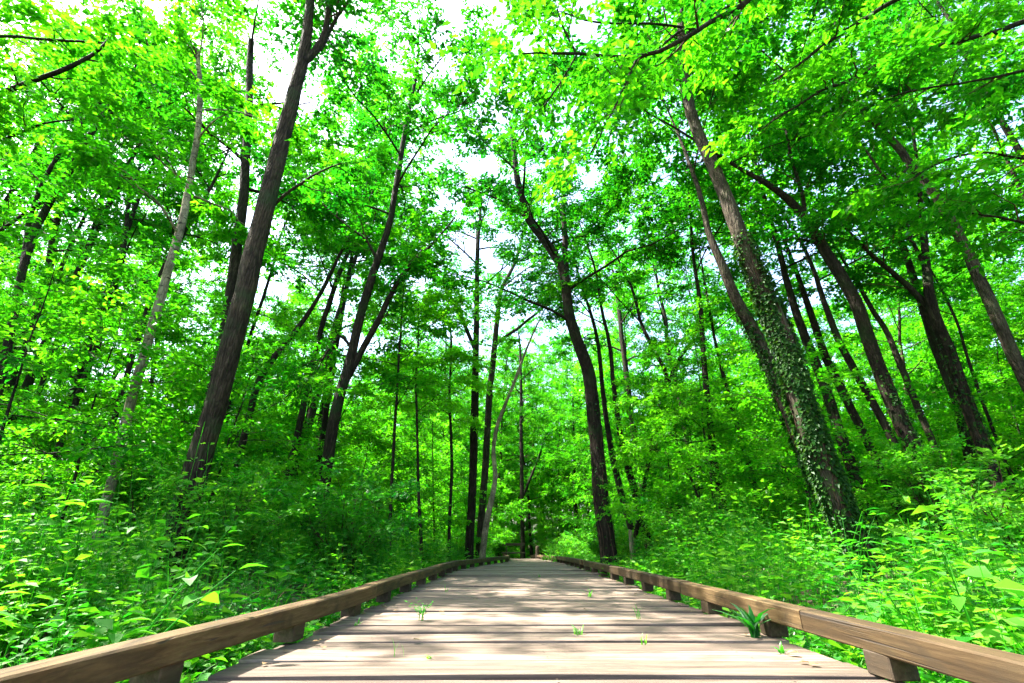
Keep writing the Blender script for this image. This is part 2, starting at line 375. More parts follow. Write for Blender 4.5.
def build_boardwalk():
    rng = np.random.default_rng(4)
    bw = thing('boardwalk', (0, 0, 0), 'weathered grey-brown plank boardwalk running straight into the forest', 'boardwalk')
    g = Geo(); y = -3.0
    while y < 30.6:
        w = rng.uniform(.185, .255) if y < 12 else .21
        ym = y + w / 2; hw = float(hwd(ym)); x0 = -hw - .7 * float(flare(ym)) - rng.uniform(.02, .075); x1 = hw + rng.uniform(.02, .07)
        k = rng.normal(0, .0035); bow = rng.normal(0, .006)
        # split each plank lengthwise into stations so that the edge wanders a little
        nx = 9 if y < 7 else 3
        xs = np.linspace(x0, x1, nx); c = .003; h = .045
        wob0 = np.cumsum(rng.normal(0, .0015, nx)); wob1 = np.cumsum(rng.normal(0, .0015, nx)); zz = bow * (xs / hw) ** 2 + k * xs / hw + rng.choice([-.004, .0045]) + rng.normal(0, .002) + np.cumsum(rng.normal(0, .0008, nx))
        yaw = rng.normal(0, .0022)
        V = []
        for q in range(nx):
            a = -w / 2 + wob0[q] + .004; b = w / 2 + wob1[q] - .004
            for (yy, z) in ((a, -h), (a, -c), (a + c, 0), ((a + b) / 2, rng.normal(0, .0012)), (b - c, 0), (b, -c), (b, -h), ((a + b) / 2, -h)):
                V.append((xs[q] + float(cxd(ym)), ym + yy + yaw * xs[q], float(zd(ym)) + z + zz[q]))
        F = [[r * 8 + e, (r + 1) * 8 + e, (r + 1) * 8 + (e + 1) % 8, r * 8 + (e + 1) % 8] for r in range(nx - 1) for e in range(8)]
        F = [f[::-1] for f in F]
        for o, fl in ((0, 0), ((nx - 1) * 8, 1)):
            for q in ((0, 1, 2, 7), (7, 2, 3, 3), (7, 3, 4, 6), (6, 4, 5, 5)):
                q = [o + e for e in q]
                if len(set(q)) < 4: continue
                F.append(q[::-1] if fl else q)
        g.add(V, F, 0, rng.uniform(0, 1))
        if y < 9:                                                    # two nail heads over each stringer
            for dx in (-.95, 0, .95):
                for dy in (-.06, .06):
                    nx_, ny_ = float(cxd(ym)) + dx + rng.normal(0, .012), ym + dy + rng.normal(0, .008); nz = float(zd(ym)) + .004 + bow * (dx / hw) ** 2 + k * dx / hw
                    a = np.arange(8) * math.pi / 4; rr_ = .0055
                    q8 = np.stack([nx_ + rr_ * np.cos(a), ny_ + rr_ * np.sin(a), np.full(8, nz)], 1)
                    g.add(q8, [[0, 1, 2, 3], [0, 3, 4, 7], [4, 5, 6, 7]], 1, .1)
        y += w + (rng.choice([.022, .028, .036], p=[.4, .4, .2]) if y < 7 else .014) + rng.uniform(0, .004)
    put('decking', g.mesh('decking', ['deck', 'block']), bw)
    for dx in (-.95, 0, .95):
        g = Geo(); ys = np.linspace(-3, 30.4, 40)
        P = np.stack([cxd(ys) + dx * hwd(ys) / 1.31, ys, zd(ys) - .115], 1)
        V = []; w, h = .05, .07
        for p in P:
            V += [p + (-w, 0, -h), p + (w, 0, -h), p + (w, 0, h - .002), p + (-w, 0, h - .002)]
        F = [[r * 4 + k, r * 4 + (k + 1) % 4, (r + 1) * 4 + (k + 1) % 4, (r + 1) * 4 + k] for r in range(39) for k in range(4)]
        g.add(V, [f[::-1] for f in F] + [[0, 1, 2, 3], [156 + 3, 156 + 2, 156 + 1, 156]]); put('stringer', g.mesh('stringer', ['block']), bw)
    return bw
build_boardwalk()

def build_rail(side, joints, y_blocks, label, seed):
    rng = np.random.default_rng(seed)
    root = thing('kerb_rail', (float(cxd(0)) + side * 1.36, 2, 0), label, 'kerb rail'); ox, oy = root.location[:2]
    off = .055; W, Hb, gap = .110, .096, .088
    def line(y): return cxd(y) + side * (hwd(y) + off + (flare(y) if side < 0 else 0))
    for a, b in zip(joints[:-1], joints[1:]):
        g = Geo(); n = max(6, int((b - a) / .3)); ys = np.linspace(a + .004, b - .004, n); xs = line(ys)
        tx = np.gradient(xs); ty = np.gradient(ys); ln = np.hypot(tx, ty); nx, ny = ty / ln, -tx / ln
        dz = rng.normal(0, .004); c = .007; w = W / 2; V = []
        sec = [(-w + c, 0), (w - c, 0), (w, c), (w, Hb - c), (w - c, Hb), (-w + c, Hb), (-w, Hb - c), (-w, c)]
        sh = rng.normal(0, .006)
        wv = np.cumsum(rng.normal(0, .0012, n))
        for i in range(n):
            for (s, z) in sec:
                V.append((xs[i] + nx[i] * (s + sh + wv[i]) - ox, ys[i] + ny[i] * s - oy, float(zd(ys[i])) + gap + dz + z))
        F = [[r * 8 + k, r * 8 + (k + 1) % 8, (r + 1) * 8 + (k + 1) % 8, (r + 1) * 8 + k] for r in range(n - 1) for k in range(8)]
        F = [f[::-1] for f in F]
        for o, fl in ((0, 0), ((n - 1) * 8, 1)):
            for q in ((0, 1, 2, 7), (7, 2, 3, 6), (6, 3, 4, 5)):
                q = [o + e for e in q]; F.append(q[::-1] if fl else q)
        g.add(V, F, 0, rng.uniform(0, 1)); put('rail_beam', g.mesh('rail_beam', ['rail']), root)
    for yb in y_blocks:
        g = Geo(); chamfer_box(g, .108 + rng.normal(0, .004), .135 + rng.normal(0, .004), gap - .003, .004, 0, rng.uniform(0, 1), yaw=rng.normal(0, .03))
        put('spacer_block', g.mesh('spacer_block', ['block']), root, (float(line(yb)) - ox, yb - oy, float(zd(yb)) + gap / 2 + .001))
build_rail(-1, [-2.4, .6, 4.35, 8.1, 11.0, 14.2, 17.0, 20.5, 24, 28, 30.4], np.arange(-1.66, 30.3, .935),
           'low timber kerb rail with shaded inner face, its shadow falling onto the planks', 21)
build_rail(1, [-2.0, 2.75, 4.6, 8.3, 11.0, 14.2, 17.0, 20.5, 24, 28, 30.4], np.arange(-1.45, 30.3, .925),
           'low timber kerb rail with sunlit inner face and a big grass tuft beside it', 22)

# ------------------------------------------------------------------ trees measured on the photograph
HEROES = [
 {'key':'birch_tree','trunk':[(-5.1,6.2,1.07,0.059),(-5.23,6.29,1.74,0.059),(-5.24,6.25,2.5,0.062),(-5.19,6.14,3.28,0.061),(-5.19,6.12,3.93,0.059),(-5.31,6.22,4.98,0.058),(-5.49,6.29,6.05,0.051),(-5.61,6.23,7.23,0.048),(-5.73,6.12,8.1,0.044),(-6.08,6.13,9.19,0.033)],'limbs':[],'top':9.5,'crown':4.6,'rad':1.5,'n':7,'bark':'birch','ivy':None,'label':'slim birch with pale bark and dark bands leaning beside the big brown trunk','dens':1.0,'tone':0.6,'leaf':0.12},
 {'key':'oak_tree','trunk':[(-3.71,5.67,0.93,0.148),(-3.69,5.66,1.38,0.134),(-3.59,5.56,2.09,0.127),(-3.57,5.52,3.29,0.127),(-3.65,5.59,4.88,0.127),(-3.72,5.68,6.64,0.119),(-3.66,5.65,8.25,0.098),(-3.67,5.55,9.17,0.079),(-3.79,5.52,10.29,0.071)],'limbs':[[(-3.6,5.6,8.13,0.072),(-3.43,5.68,8.6,0.069),(-3.38,5.64,9.17,0.054),(-3.37,5.54,9.73,0.048),(-3.43,5.53,10.93,0.038)],[(-3.47,5.77,8.68,0.035),(-3.26,5.76,9.73,0.031),(-2.97,5.66,10.05,0.025)],[(-3.86,5.97,4.99,0.033),(-3.76,5.89,5.3,0.029),(-3.46,5.82,5.54,0.025),(-3.11,5.87,5.94,0.016),(-2.82,5.96,6.18,0.011)]],'top':13,'crown':10,'rad':2.6,'n':3,'bark':'oak','ivy':None,'label':'largest brown trunk left of the boardwalk,tall and leaning right with a fork high up','dens':1.0,'tone':0.5,'leaf':0.12},
 {'key':'oak_tree','trunk':[(-5.2,8.11,1.44,0.111),(-5.29,7.98,2.77,0.112),(-5.28,7.88,4.08,0.107),(-5.67,7.96,7.12,0.095),(-6.27,8.1,10.21,0.084),(-6.69,8.1,12.36,0.072)],'limbs':[],'top':12.5,'crown':7,'rad':2.6,'n':5,'bark':'dark','ivy':None,'label':'dark trunk half hidden behind the largest brown trunk','dens':1.0,'tone':0.5,'leaf':0.12},
 {'key':'maple_tree','trunk':[(-3.46,9.02,1.36,0.116),(-3.43,8.88,2.25,0.108),(-3.41,8.91,3.04,0.106),(-3.34,9.08,3.89,0.099),(-3.29,9.13,5.02,0.091),(-3.07,8.99,6.04,0.087),(-2.82,8.87,7.16,0.068),(-2.77,8.94,9.17,0.065),(-2.74,9.1,11.42,0.054)],'limbs':[[(-3.4,9.1,3.41,0.067),(-3.11,9.18,4.34,0.071),(-2.91,9.14,4.86,0.065),(-2.66,9.04,5.47,0.059),(-2.41,9.03,6.07,0.053),(-2.02,9.12,6.65,0.04),(-1.67,9.18,7.17,0.024),(-1.36,9.13,7.65,0.017)],[(-3.4,9.27,4.24,0.035),(-3.72,9.26,4.68,0.036),(-3.96,9.16,3.97,0.02)],[(-3.03,9.07,6.3,0.038),(-3.32,8.99,6.84,0.031),(-3.85,8.92,7.2,0.023),(-4.42,8.97,7.81,0.015)]],'top':15,'crown':7,'rad':3.2,'n':11,'bark':'dark','ivy':None,'label':'dark tree with a forked trunk,its right limb curving over toward the boardwalk','dens':1.0,'tone':0.5,'leaf':0.12},
 {'key':'oak_tree','trunk':[(-9.31,7.91,4.09,0.066),(-9.6,7.9,5.37,0.066),(-9.92,8.04,6.41,0.066),(-9.99,8.12,7.39,0.065),(-9.78,8.03,7.86,0.061),(-9.6,7.89,8.7,0.052),(-9.41,7.92,10.07,0.05),(-9.37,8.06,11.42,0.034),(-9.33,8.12,12.2,0.028)],'limbs':[[(-9.8,8.1,5.38,0.043),(-10.33,8.18,6.9,0.047),(-10.33,8.14,7.49,0.043),(-10.25,8.04,7.96,0.044),(-10.11,8.03,8.72,0.04),(-10.04,8.12,9.78,0.037),(-9.86,8.18,10.79,0.026)],[(-10.94,8.07,5.99,0.033),(-10.61,8.06,6.43,0.034),(-10.14,7.96,6.89,0.031),(-9.82,7.92,7.19,0.031)]],'top':12,'crown':8,'rad':2.6,'n':5,'bark':'dark','ivy':None,'label':'dark twin-stemmed tree leaning right at the left edge of the photo','dens':0.8,'tone':0.5,'leaf':0.12},
 {'key':'maple_tree','trunk':[(-10.34,10.84,3.11,0.068),(-10.49,11.0,4.14,0.065),(-10.61,11.16,5.42,0.07),(-10.65,11.08,6.4,0.065),(-10.49,10.88,7.21,0.058),(-10.99,10.86,9.53,0.045)],'limbs':[],'top':13,'crown':6,'rad':2.5,'n':6,'bark':'dark','ivy':None,'label':'thin dark leaning trunk between the twin-stemmed tree and the birch','dens':1.0,'tone':0.5,'leaf':0.12},
 {'key':'maple_tree','trunk':[(-13.04,12.45,4.77,0.055),(-13.33,12.66,5.76,0.05),(-13.41,12.64,7.23,0.053),(-13.29,12.41,8.69,0.046),(-13.34,12.32,10.14,0.039)],'limbs':[],'top':12,'crown':6,'rad':2.5,'n':6,'bark':'dark','ivy':None,'label':'thin dark trunk far behind the twin-stemmed tree','dens':1.0,'tone':0.5,'leaf':0.12},
 {'key':'maple_tree','trunk':[(-9.13,10.6,3.52,0.057),(-9.25,10.64,5.33,0.062),(-9.05,10.47,7.2,0.059),(-8.56,10.34,8.6,0.054),(-8.39,10.44,9.89,0.038)],'limbs':[],'top':12,'crown':6,'rad':2.5,'n':6,'bark':'dark','ivy':None,'label':'slim dark trunk crossing behind the birch','dens':1.0,'tone':0.5,'leaf':0.12},
 {'key':'maple_tree','trunk':[(-5.63,12.18,1.67,0.089),(-5.48,12.02,3.26,0.085),(-5.37,11.83,4.28,0.077),(-5.33,11.89,5.89,0.072),(-5.15,12.11,7.96,0.067)],'limbs':[],'top':13,'crown':6.5,'rad':2.5,'n':6,'bark':'dark','ivy':None,'label':'slim dark trunk between the largest brown trunk and the forked dark tree','dens':1.0,'tone':0.5,'leaf':0.12},
 {'key':'maple_tree','trunk':[(-5.76,10.06,2.27,0.073),(-5.62,9.88,3.82,0.07),(-5.3,9.88,4.48,0.065),(-4.95,10.05,5.32,0.052),(-4.62,10.15,6.33,0.046),(-4.38,10.03,7.12,0.038)],'limbs':[],'top':10,'crown':6,'rad':2.0,'n':5,'bark':'dark','ivy':None,'label':'thin tree leaning steeply right just behind the largest brown trunk','dens':1.0,'tone':0.5,'leaf':0.12},
 {'key':'sapling_tree','trunk':[(-2.55,10.41,1.29,0.033),(-2.61,10.35,2.54,0.034),(-2.7,10.51,3.98,0.027),(-2.81,10.65,5.61,0.029)],'limbs':[],'top':7,'crown':3.2,'rad':1.7,'n':9,'bark':'dark','ivy':None,'label':'straight thin sapling with yellow-green leaves near the left kerb rail','dens':0.8,'tone':0.85,'leaf':0.12},
 {'key':'sapling_tree','trunk':[(-2.2,11.82,1.4,0.038),(-2.38,11.95,2.86,0.03),(-2.58,12.15,4.52,0.032),(-2.61,12.13,6.0,0.022)],'limbs':[],'top':7,'crown':3.4,'rad':1.8,'n':9,'bark':'dark','ivy':None,'label':'thin sapling with bright leaves right of the straight sapling','dens':0.8,'tone':0.9,'leaf':0.12},
 {'key':'sapling_tree','trunk':[(-1.71,13.89,1.03,0.044),(-1.77,14.14,2.7,0.047),(-1.96,14.19,4.54,0.037),(-1.97,13.96,6.48,0.038)],'limbs':[],'top':8,'crown':3.5,'rad':2,'n':10,'bark':'dark','ivy':None,'label':'thin bright sapling just left of the dark trunk beside the boardwalk bend','dens':0.8,'tone':0.9,'leaf':0.12},
 {'key':'oak_tree','trunk':[(-1.34,16.1,0.18,0.137),(-1.3,16.24,2.37,0.133),(-1.29,16.03,4.71,0.139),(-1.3,15.78,6.78,0.115),(-1.35,15.85,9.38,0.092),(-1.41,16.15,12.38,0.083)],'limbs':[[(-1.36,16.0,6.95,0.073),(-1.9,16.08,8.29,0.076),(-2.48,16.04,9.4,0.062),(-2.9,15.94,10.1,0.046),(-3.45,15.93,10.69,0.031)]],'top':15,'crown':9,'rad':3,'n':9,'bark':'dark','ivy':None,'label':'straight dark trunk with a Y fork where the boardwalk bends','dens':0.7,'tone':0.5,'leaf':0.12},
 {'key':'oak_tree','trunk':[(-1.11,17.25,0.16,0.12),(-1.0,17.1,1.81,0.124),(-0.85,16.8,5.29,0.118),(-0.7,16.79,7.48,0.108),(-0.5,17.09,10.07,0.083),(0.13,17.25,11.53,0.069),(0.44,17.05,12.78,0.052)],'limbs':[[(-0.74,17.0,7.57,0.078),(0.12,17.08,8.25,0.064),(1.14,17.04,9.12,0.049),(2.19,16.94,10.23,0.033)]],'top':15,'crown':10,'rad':3,'n':9,'bark':'brown','ivy':None,'label':'slender brown trunk with a long right branch,close behind the straight dark trunk','dens':0.7,'tone':0.5,'leaf':0.12},
 {'key':'crooked_tree','trunk':[(-0.86,15.35,0.2,0.095),(-0.78,15.07,0.94,0.095),(-0.61,14.98,1.64,0.085),(-0.5,15.21,2.25,0.075),(-0.62,15.42,3.25,0.065),(-0.49,15.31,4.01,0.066),(-0.13,15.04,4.85,0.053),(0.1,15.0,5.43,0.054),(0.38,15.26,6.35,0.042)],'limbs':[],'top':9.5,'crown':7,'rad':1.8,'n':6,'bark':'pale','ivy':None,'label':'crooked pale trunk bending to the right at the boardwalk bend','dens':0.6,'tone':0.5,'leaf':0.12},
 {'key':'oak_tree','trunk':[(0.7,32.86,0.09,0.128),(0.66,32.51,2.98,0.131),(0.63,32.88,6.99,0.126),(0.66,33.43,10.03,0.117),(0.61,33.35,13.95,0.092)],'limbs':[[(0.67,33.0,3.02,0.08),(1.22,33.08,4.32,0.081),(1.79,33.04,5.64,0.083),(2.39,32.94,7.35,0.056)]],'top':16,'crown':8,'rad':3.6,'n':7,'bark':'dark','ivy':None,'label':'dark forked trunk straight behind the end of the boardwalk','dens':1.0,'tone':0.5,'leaf':0.12},
 {'key':'oak_tree','trunk':[(2.22,11.83,0.18,0.192),(2.17,11.91,1.41,0.18),(2.2,12.12,2.39,0.177),(2.11,12.16,4.78,0.18),(1.8,11.96,5.62,0.156),(1.6,11.82,6.35,0.145),(1.56,11.94,7.86,0.139),(1.02,12.15,9.07,0.132),(0.5,12.14,9.81,0.12),(0.16,11.93,11.22,0.107),(0.03,11.82,12.83,0.079)],'limbs':[[(1.59,12.0,7.62,0.097),(1.63,12.08,9.02,0.087),(1.6,12.04,10.52,0.075),(1.85,11.94,12.08,0.047)]],'top':14,'crown':6.0,'rad':3.4,'n':11,'bark':'dark','ivy':(0.3,4.5,350),'label':'dark leafy tree right of the boardwalk bend with its crown reaching over the boardwalk','dens':1.1,'tone':0.35,'leaf':0.12},
 {'key':'maple_tree','trunk':[(3.47,14.83,0.96,0.103),(3.32,15.1,1.94,0.096),(3.19,15.22,3.03,0.1),(3.0,15.02,4.78,0.078),(2.92,14.79,6.46,0.067)],'limbs':[],'top':13,'crown':6.5,'rad':3,'n':7,'bark':'dark','ivy':None,'label':'left one of two slim dark trunks right of the dark leafy tree','dens':1.0,'tone':0.5,'leaf':0.12},
 {'key':'maple_tree','trunk':[(3.63,14.03,1.07,0.108),(3.5,14.21,2.14,0.102),(3.26,14.08,2.98,0.092),(3.13,13.83,4.44,0.071),(3.14,13.83,6.08,0.062)],'limbs':[],'top':13,'crown':6.5,'rad':3,'n':7,'bark':'dark','ivy':None,'label':'right one of two slim dark trunks right of the dark leafy tree','dens':1.0,'tone':0.5,'leaf':0.12},
 {'key':'crooked_tree','trunk':[(3.6,13.18,2.02,0.055),(3.86,13.12,2.95,0.065),(4.34,12.89,4.23,0.066),(4.5,12.82,4.98,0.057),(4.28,13.01,5.59,0.06),(3.98,13.19,6.79,0.052),(3.91,13.09,7.58,0.043)],'limbs':[[(4.41,13.0,4.35,0.048),(4.71,13.08,5.14,0.039),(5.35,13.04,5.92,0.03),(5.71,12.94,6.54,0.02)]],'top':12,'crown':6.5,'rad':2.8,'n':7,'bark':'dark','ivy':None,'label':'crooked dark tree with a zigzag trunk right of the boardwalk','dens':0.7,'tone':0.5,'leaf':0.12},
 {'key':'maple_tree','trunk':[(5.4,20.25,1.66,0.125),(5.24,19.91,4.43,0.131),(5.1,19.7,6.56,0.119),(5.07,19.93,9.04,0.108),(5.16,20.26,11.29,0.095)],'limbs':[],'top':15,'crown':7,'rad':3.4,'n':7,'bark':'dark','ivy':None,'label':'faint trunk in the distance behind the crooked dark tree','dens':1.0,'tone':0.5,'leaf':0.12},
 {'key':'oak_tree','trunk':[(3.95,6.0,0.87,0.136),(3.79,5.91,1.48,0.14),(3.76,5.95,2.2,0.14),(3.79,6.06,3.02,0.142),(3.71,6.08,3.82,0.136),(3.54,5.98,4.45,0.125),(3.44,5.91,4.89,0.111),(3.39,5.97,5.67,0.105),(3.31,6.07,6.5,0.098),(3.16,6.07,7.34,0.094),(3.08,5.96,8.03,0.086),(3.13,5.91,8.88,0.073),(3.28,5.99,9.86,0.061),(3.49,6.08,11.28,0.053)],'limbs':[[(3.11,6.0,8.0,0.059),(2.98,6.08,8.62,0.056),(2.81,6.04,8.79,0.037),(2.61,5.94,9.21,0.025)],[(3.22,6.07,8.83,0.049),(3.51,6.06,9.97,0.045),(3.85,5.96,11.07,0.04)]],'top':13,'crown':8.5,'rad':3.0,'n':6,'bark':'brown','ivy':(0.2,4.8,8000),'label':'largest trunk right of the boardwalk,ivy-clad below and bare grey-brown above','dens':1.0,'tone':0.5,'leaf':0.12},
 {'key':'oak_tree','trunk':[(4.34,6.91,1.3,0.107),(4.19,6.92,2.01,0.105),(4.1,7.05,3.0,0.104),(3.93,7.1,3.81,0.101),(3.71,7.01,4.2,0.091),(3.58,6.9,4.75,0.076),(3.44,6.94,5.5,0.055),(3.52,7.07,6.38,0.046)],'limbs':[],'top':10,'crown':6.5,'rad':2.2,'n':5,'bark':'brown','ivy':(0.2,4,3000),'label':'ivy-covered trunk growing close against the left of the largest right trunk','dens':1.0,'tone':0.5,'leaf':0.12},
 {'key':'oak_tree','trunk':[(6.08,7.1,1.18,0.098),(6.07,7.22,2.08,0.104),(6.09,7.31,2.67,0.105),(5.97,7.24,3.51,0.102),(5.88,7.11,4.19,0.101),(5.73,7.11,4.89,0.096),(5.68,7.24,5.5,0.091),(5.59,7.31,6.22,0.079),(5.25,7.22,6.62,0.07),(4.9,7.1,6.81,0.053),(4.62,7.13,7.04,0.036)],'limbs':[[(5.87,7.2,4.73,0.035),(5.89,7.28,5.3,0.032),(5.58,7.24,5.61,0.027),(5.16,7.14,5.58,0.016)],[(5.64,7.37,6.22,0.04),(5.68,7.36,6.87,0.035),(5.58,7.26,7.54,0.03),(5.63,7.22,8.31,0.025)]],'top':10.5,'crown':7,'rad':3.2,'n':9,'bark':'dark','ivy':(0.3,3,500),'label':'dark trunk arching left over the undergrowth,right of the largest ivy trunk','dens':1.0,'tone':0.5,'leaf':0.12},
 {'key':'oak_tree','trunk':[(8.14,8.18,1.98,0.096),(8.3,8.31,2.96,0.105),(8.32,8.28,3.84,0.105),(8.14,8.13,4.5,0.098),(8.21,8.08,5.14,0.08),(8.59,8.21,6.04,0.067),(8.95,8.32,7.02,0.053),(9.21,8.25,8.21,0.037)],'limbs':[[(8.22,8.2,4.6,0.063),(8.06,8.28,5.07,0.06),(7.76,8.24,5.46,0.051),(7.39,8.14,5.8,0.041),(7.16,8.13,6.23,0.03),(6.93,8.22,6.93,0.019)],[(8.5,8.27,5.6,0.044),(8.43,8.26,6.2,0.034),(8.37,8.16,6.89,0.029),(8.48,8.12,7.66,0.018)]],'top':12,'crown':7,'rad':3.2,'n':7,'bark':'dark','ivy':(0.3,3.8,700),'label':'dark mossy trunk forking into two limbs near the right edge','dens':1.0,'tone':0.5,'leaf':0.12},
 {'key':'oak_tree','trunk':[(7.34,6.37,1.96,0.082),(7.31,6.38,2.61,0.081),(7.16,6.27,3.03,0.076),(7.11,6.21,3.4,0.074),(7.17,6.28,3.93,0.078),(7.26,6.38,4.53,0.079),(7.21,6.36,5.09,0.07),(7.04,6.25,5.46,0.063),(6.9,6.21,5.98,0.057),(6.86,6.3,6.43,0.06),(6.92,6.39,6.91,0.063),(6.78,6.35,7.17,0.059),(6.46,6.23,7.29,0.054),(6.43,6.22,7.63,0.051),(6.44,6.32,8.06,0.042),(6.04,6.39,8.15,0.038),(5.74,6.33,8.28,0.033),(5.38,6.22,8.46,0.022)],'limbs':[[(6.48,6.3,7.55,0.03),(6.22,6.38,7.74,0.026),(5.96,6.34,7.9,0.021),(5.61,6.24,7.69,0.016)],[(6.54,6.37,8.09,0.021),(6.52,6.36,8.53,0.016),(6.41,6.26,8.82,0.011)],[(7.13,6.57,6.69,0.024),(6.6,6.49,6.22,0.019),(6.44,6.42,6.73,0.02),(6.36,6.47,7.25,0.015),(6.34,6.56,7.59,0.011)]],'top':10,'crown':8,'rad':2.8,'n':7,'bark':'brown','ivy':None,'label':'rightmost leaning trunk,sinuous and brown,its top bending far to the left','dens':1.0,'tone':0.5,'leaf':0.12},
 {'key':'maple_tree','trunk':[(4.76,11.16,0.62,0.091),(4.65,11.0,1.77,0.087),(4.57,10.84,2.3,0.08),(4.7,10.92,3.61,0.07),(4.87,11.12,4.98,0.066),(5.03,11.14,6.44,0.052)],'limbs':[],'top':13,'crown':6.5,'rad':3,'n':7,'bark':'dark','ivy':None,'label':'slim dark trunk standing between the zigzag tree and the ivy trunks','dens':1.0,'tone':0.5,'leaf':0.12},
 {'key':'maple_tree','trunk':[(6.3,12.55,0.87,0.07),(6.08,12.34,1.92,0.072),(6.04,12.36,2.94,0.066),(6.02,12.59,4.09,0.06),(5.99,12.68,5.62,0.043)],'limbs':[],'top':12,'crown':6,'rad':2.6,'n':7,'bark':'dark','ivy':None,'label':'thin trunk just left of the ivy trunks,half lost in leaves','dens':1.0,'tone':0.5,'leaf':0.12},
 {'key':'maple_tree','trunk':[(7.0,9.9,1.74,0.106),(6.94,9.87,2.34,0.102),(7.01,10.03,3.56,0.103),(7.0,10.15,4.39,0.101),(6.81,10.05,5.48,0.09),(6.66,9.88,6.59,0.068)],'limbs':[],'top':12,'crown':6,'rad':3,'n':7,'bark':'dark','ivy':(0.3,3.5,400),'label':'ivy-speckled trunk close behind the largest right trunk','dens':1.0,'tone':0.5,'leaf':0.12},
 {'key':'maple_tree','trunk':[(8.21,10.84,2.19,0.093),(8.19,10.98,2.95,0.091),(8.09,11.15,4.06,0.098),(7.89,11.1,4.68,0.092),(7.68,10.9,6.01,0.079),(7.58,10.85,7.19,0.055)],'limbs':[],'top':12,'crown':6.5,'rad':3,'n':7,'bark':'dark','ivy':None,'label':'dark trunk second behind the largest right trunk','dens':1.0,'tone':0.5,'leaf':0.12},
 {'key':'maple_tree','trunk':[(7.28,8.95,1.71,0.074),(7.33,9.1,2.45,0.073),(7.15,9.11,3.2,0.07),(6.89,8.95,3.78,0.072),(6.72,8.87,4.19,0.067),(6.73,8.97,5.16,0.057),(6.83,9.12,6.12,0.045)],'limbs':[],'top':11,'crown':5.5,'rad':2.6,'n':7,'bark':'dark','ivy':None,'label':'dark slanting trunk just left of the arching dark trunk','dens':1.0,'tone':0.5,'leaf':0.12},
 {'key':'maple_tree','trunk':[(8.98,10.08,2.28,0.063),(8.99,10.14,2.98,0.066),(8.82,9.99,3.69,0.068),(8.63,9.85,4.38,0.063),(8.71,9.93,4.9,0.058),(8.65,10.11,5.59,0.053),(8.59,10.13,6.15,0.047),(8.24,9.96,6.78,0.032)],'limbs':[],'top':11,'crown':6,'rad':2.8,'n':7,'bark':'brown','ivy':None,'label':'pale-streaked slim trunk between the arching trunk and the forking mossy trunk','dens':1.0,'tone':0.5,'leaf':0.12},
 {'key':'maple_tree','trunk':[(9.95,9.64,2.82,0.031),(9.86,9.54,3.48,0.032),(9.76,9.38,4.26,0.027),(9.83,9.4,4.98,0.028),(9.96,9.57,5.75,0.024)],'limbs':[],'top':9,'crown':5,'rad':2.2,'n':7,'bark':'dark','ivy':None,'label':'very thin stem behind the rightmost leaning trunk','dens':1.0,'tone':0.5,'leaf':0.12},
 {'key':'overhanging_tree','trunk':[(4.1,0.6,-0.3,0.16),(4.0,0.7,2,0.14),(3.8,0.8,4.5,0.12),(3.6,0.9,7,0.09)],'limbs':[[(3.76,3.6,7.72,0.045),(2.85,3.68,6.56,0.033),(2.42,3.64,6.24,0.03),(2.01,3.54,5.76,0.026),(1.64,3.53,5.5,0.024),(1.44,3.62,5.53,0.022),(1.01,3.68,5.65,0.02),(0.72,3.63,5.64,0.017),(0.44,3.53,5.51,0.014),(0.09,3.54,5.49,0.008)],[(1.44,3.67,5.58,0.017),(1.2,3.66,5.01,0.013),(0.9,3.56,4.35,0.01),(0.75,3.52,4.02,0.007)],[(0.76,3.77,5.83,0.015),(0.59,3.69,6.08,0.012),(0.53,3.62,6.38,0.009)],[(1.66,3.71,5.75,0.017),(1.81,3.63,5.9,0.017),(2.24,3.65,6.24,0.014),(2.79,3.75,6.74,0.011)],[(2.32,3.84,6.31,0.017),(1.72,3.83,6.49,0.015),(1.12,3.92,6.59,0.013),(0.63,3.98,6.92,0.01)],[(0.81,3.92,6.03,0.012),(0.64,4.0,5.64,0.012),(0.4,4.08,5.31,0.009)]],'top':10,'crown':8,'rad':2.0,'n':4,'bark':'dark','ivy':None,'label':'near tree outside the frame,its reddish bough with bright leaves hanging over the top centre','dens':1.1,'tone':0.72,'leaf':0.1},
 {'key':'overhanging_tree','trunk':[(8.2,3.2,0.3,0.2),(8.0,3.4,3,0.17),(7.6,3.6,6,0.14),(7.0,3.9,8.5,0.1)],'limbs':[[(9.46,5.2,9.02,0.051),(8.71,5.28,8.69,0.047),(7.9,5.24,8.33,0.039),(7.06,5.14,7.94,0.036),(6.46,5.13,7.66,0.033),(5.97,5.22,7.61,0.032),(5.65,5.28,7.46,0.029),(5.3,5.23,7.17,0.026),(4.69,5.13,6.85,0.022),(4.2,5.14,6.5,0.016),(3.69,5.23,6.16,0.01)],[(8.83,5.67,10.86,0.05),(7.24,5.66,9.92,0.044),(6.19,5.56,9.08,0.036),(5.37,5.52,8.41,0.029),(4.92,5.59,8.0,0.022),(4.49,5.68,7.76,0.015)],[(8.58,4.87,7.19,0.024),(7.43,4.79,6.81,0.02),(6.5,4.72,6.46,0.015),(5.82,4.77,6.42,0.016),(5.52,4.86,6.38,0.011)],[(7.8,4.91,5.44,0.026),(6.87,4.83,5.09,0.018),(6.41,4.85,5.38,0.014),(5.92,4.95,5.3,0.015),(5.44,4.98,5.01,0.01)],[(7.18,4.94,4.06,0.02),(6.6,4.93,4.21,0.017),(6.27,5.02,4.43,0.014),(5.82,5.08,4.53,0.01)]],'top':13,'crown':8.5,'rad':2.6,'n':3,'bark':'dark','ivy':None,'label':'tree past the right edge with long dark limbs and pale sunlit sprays reaching across','dens':1,'tone':0.74,'leaf':0.12},
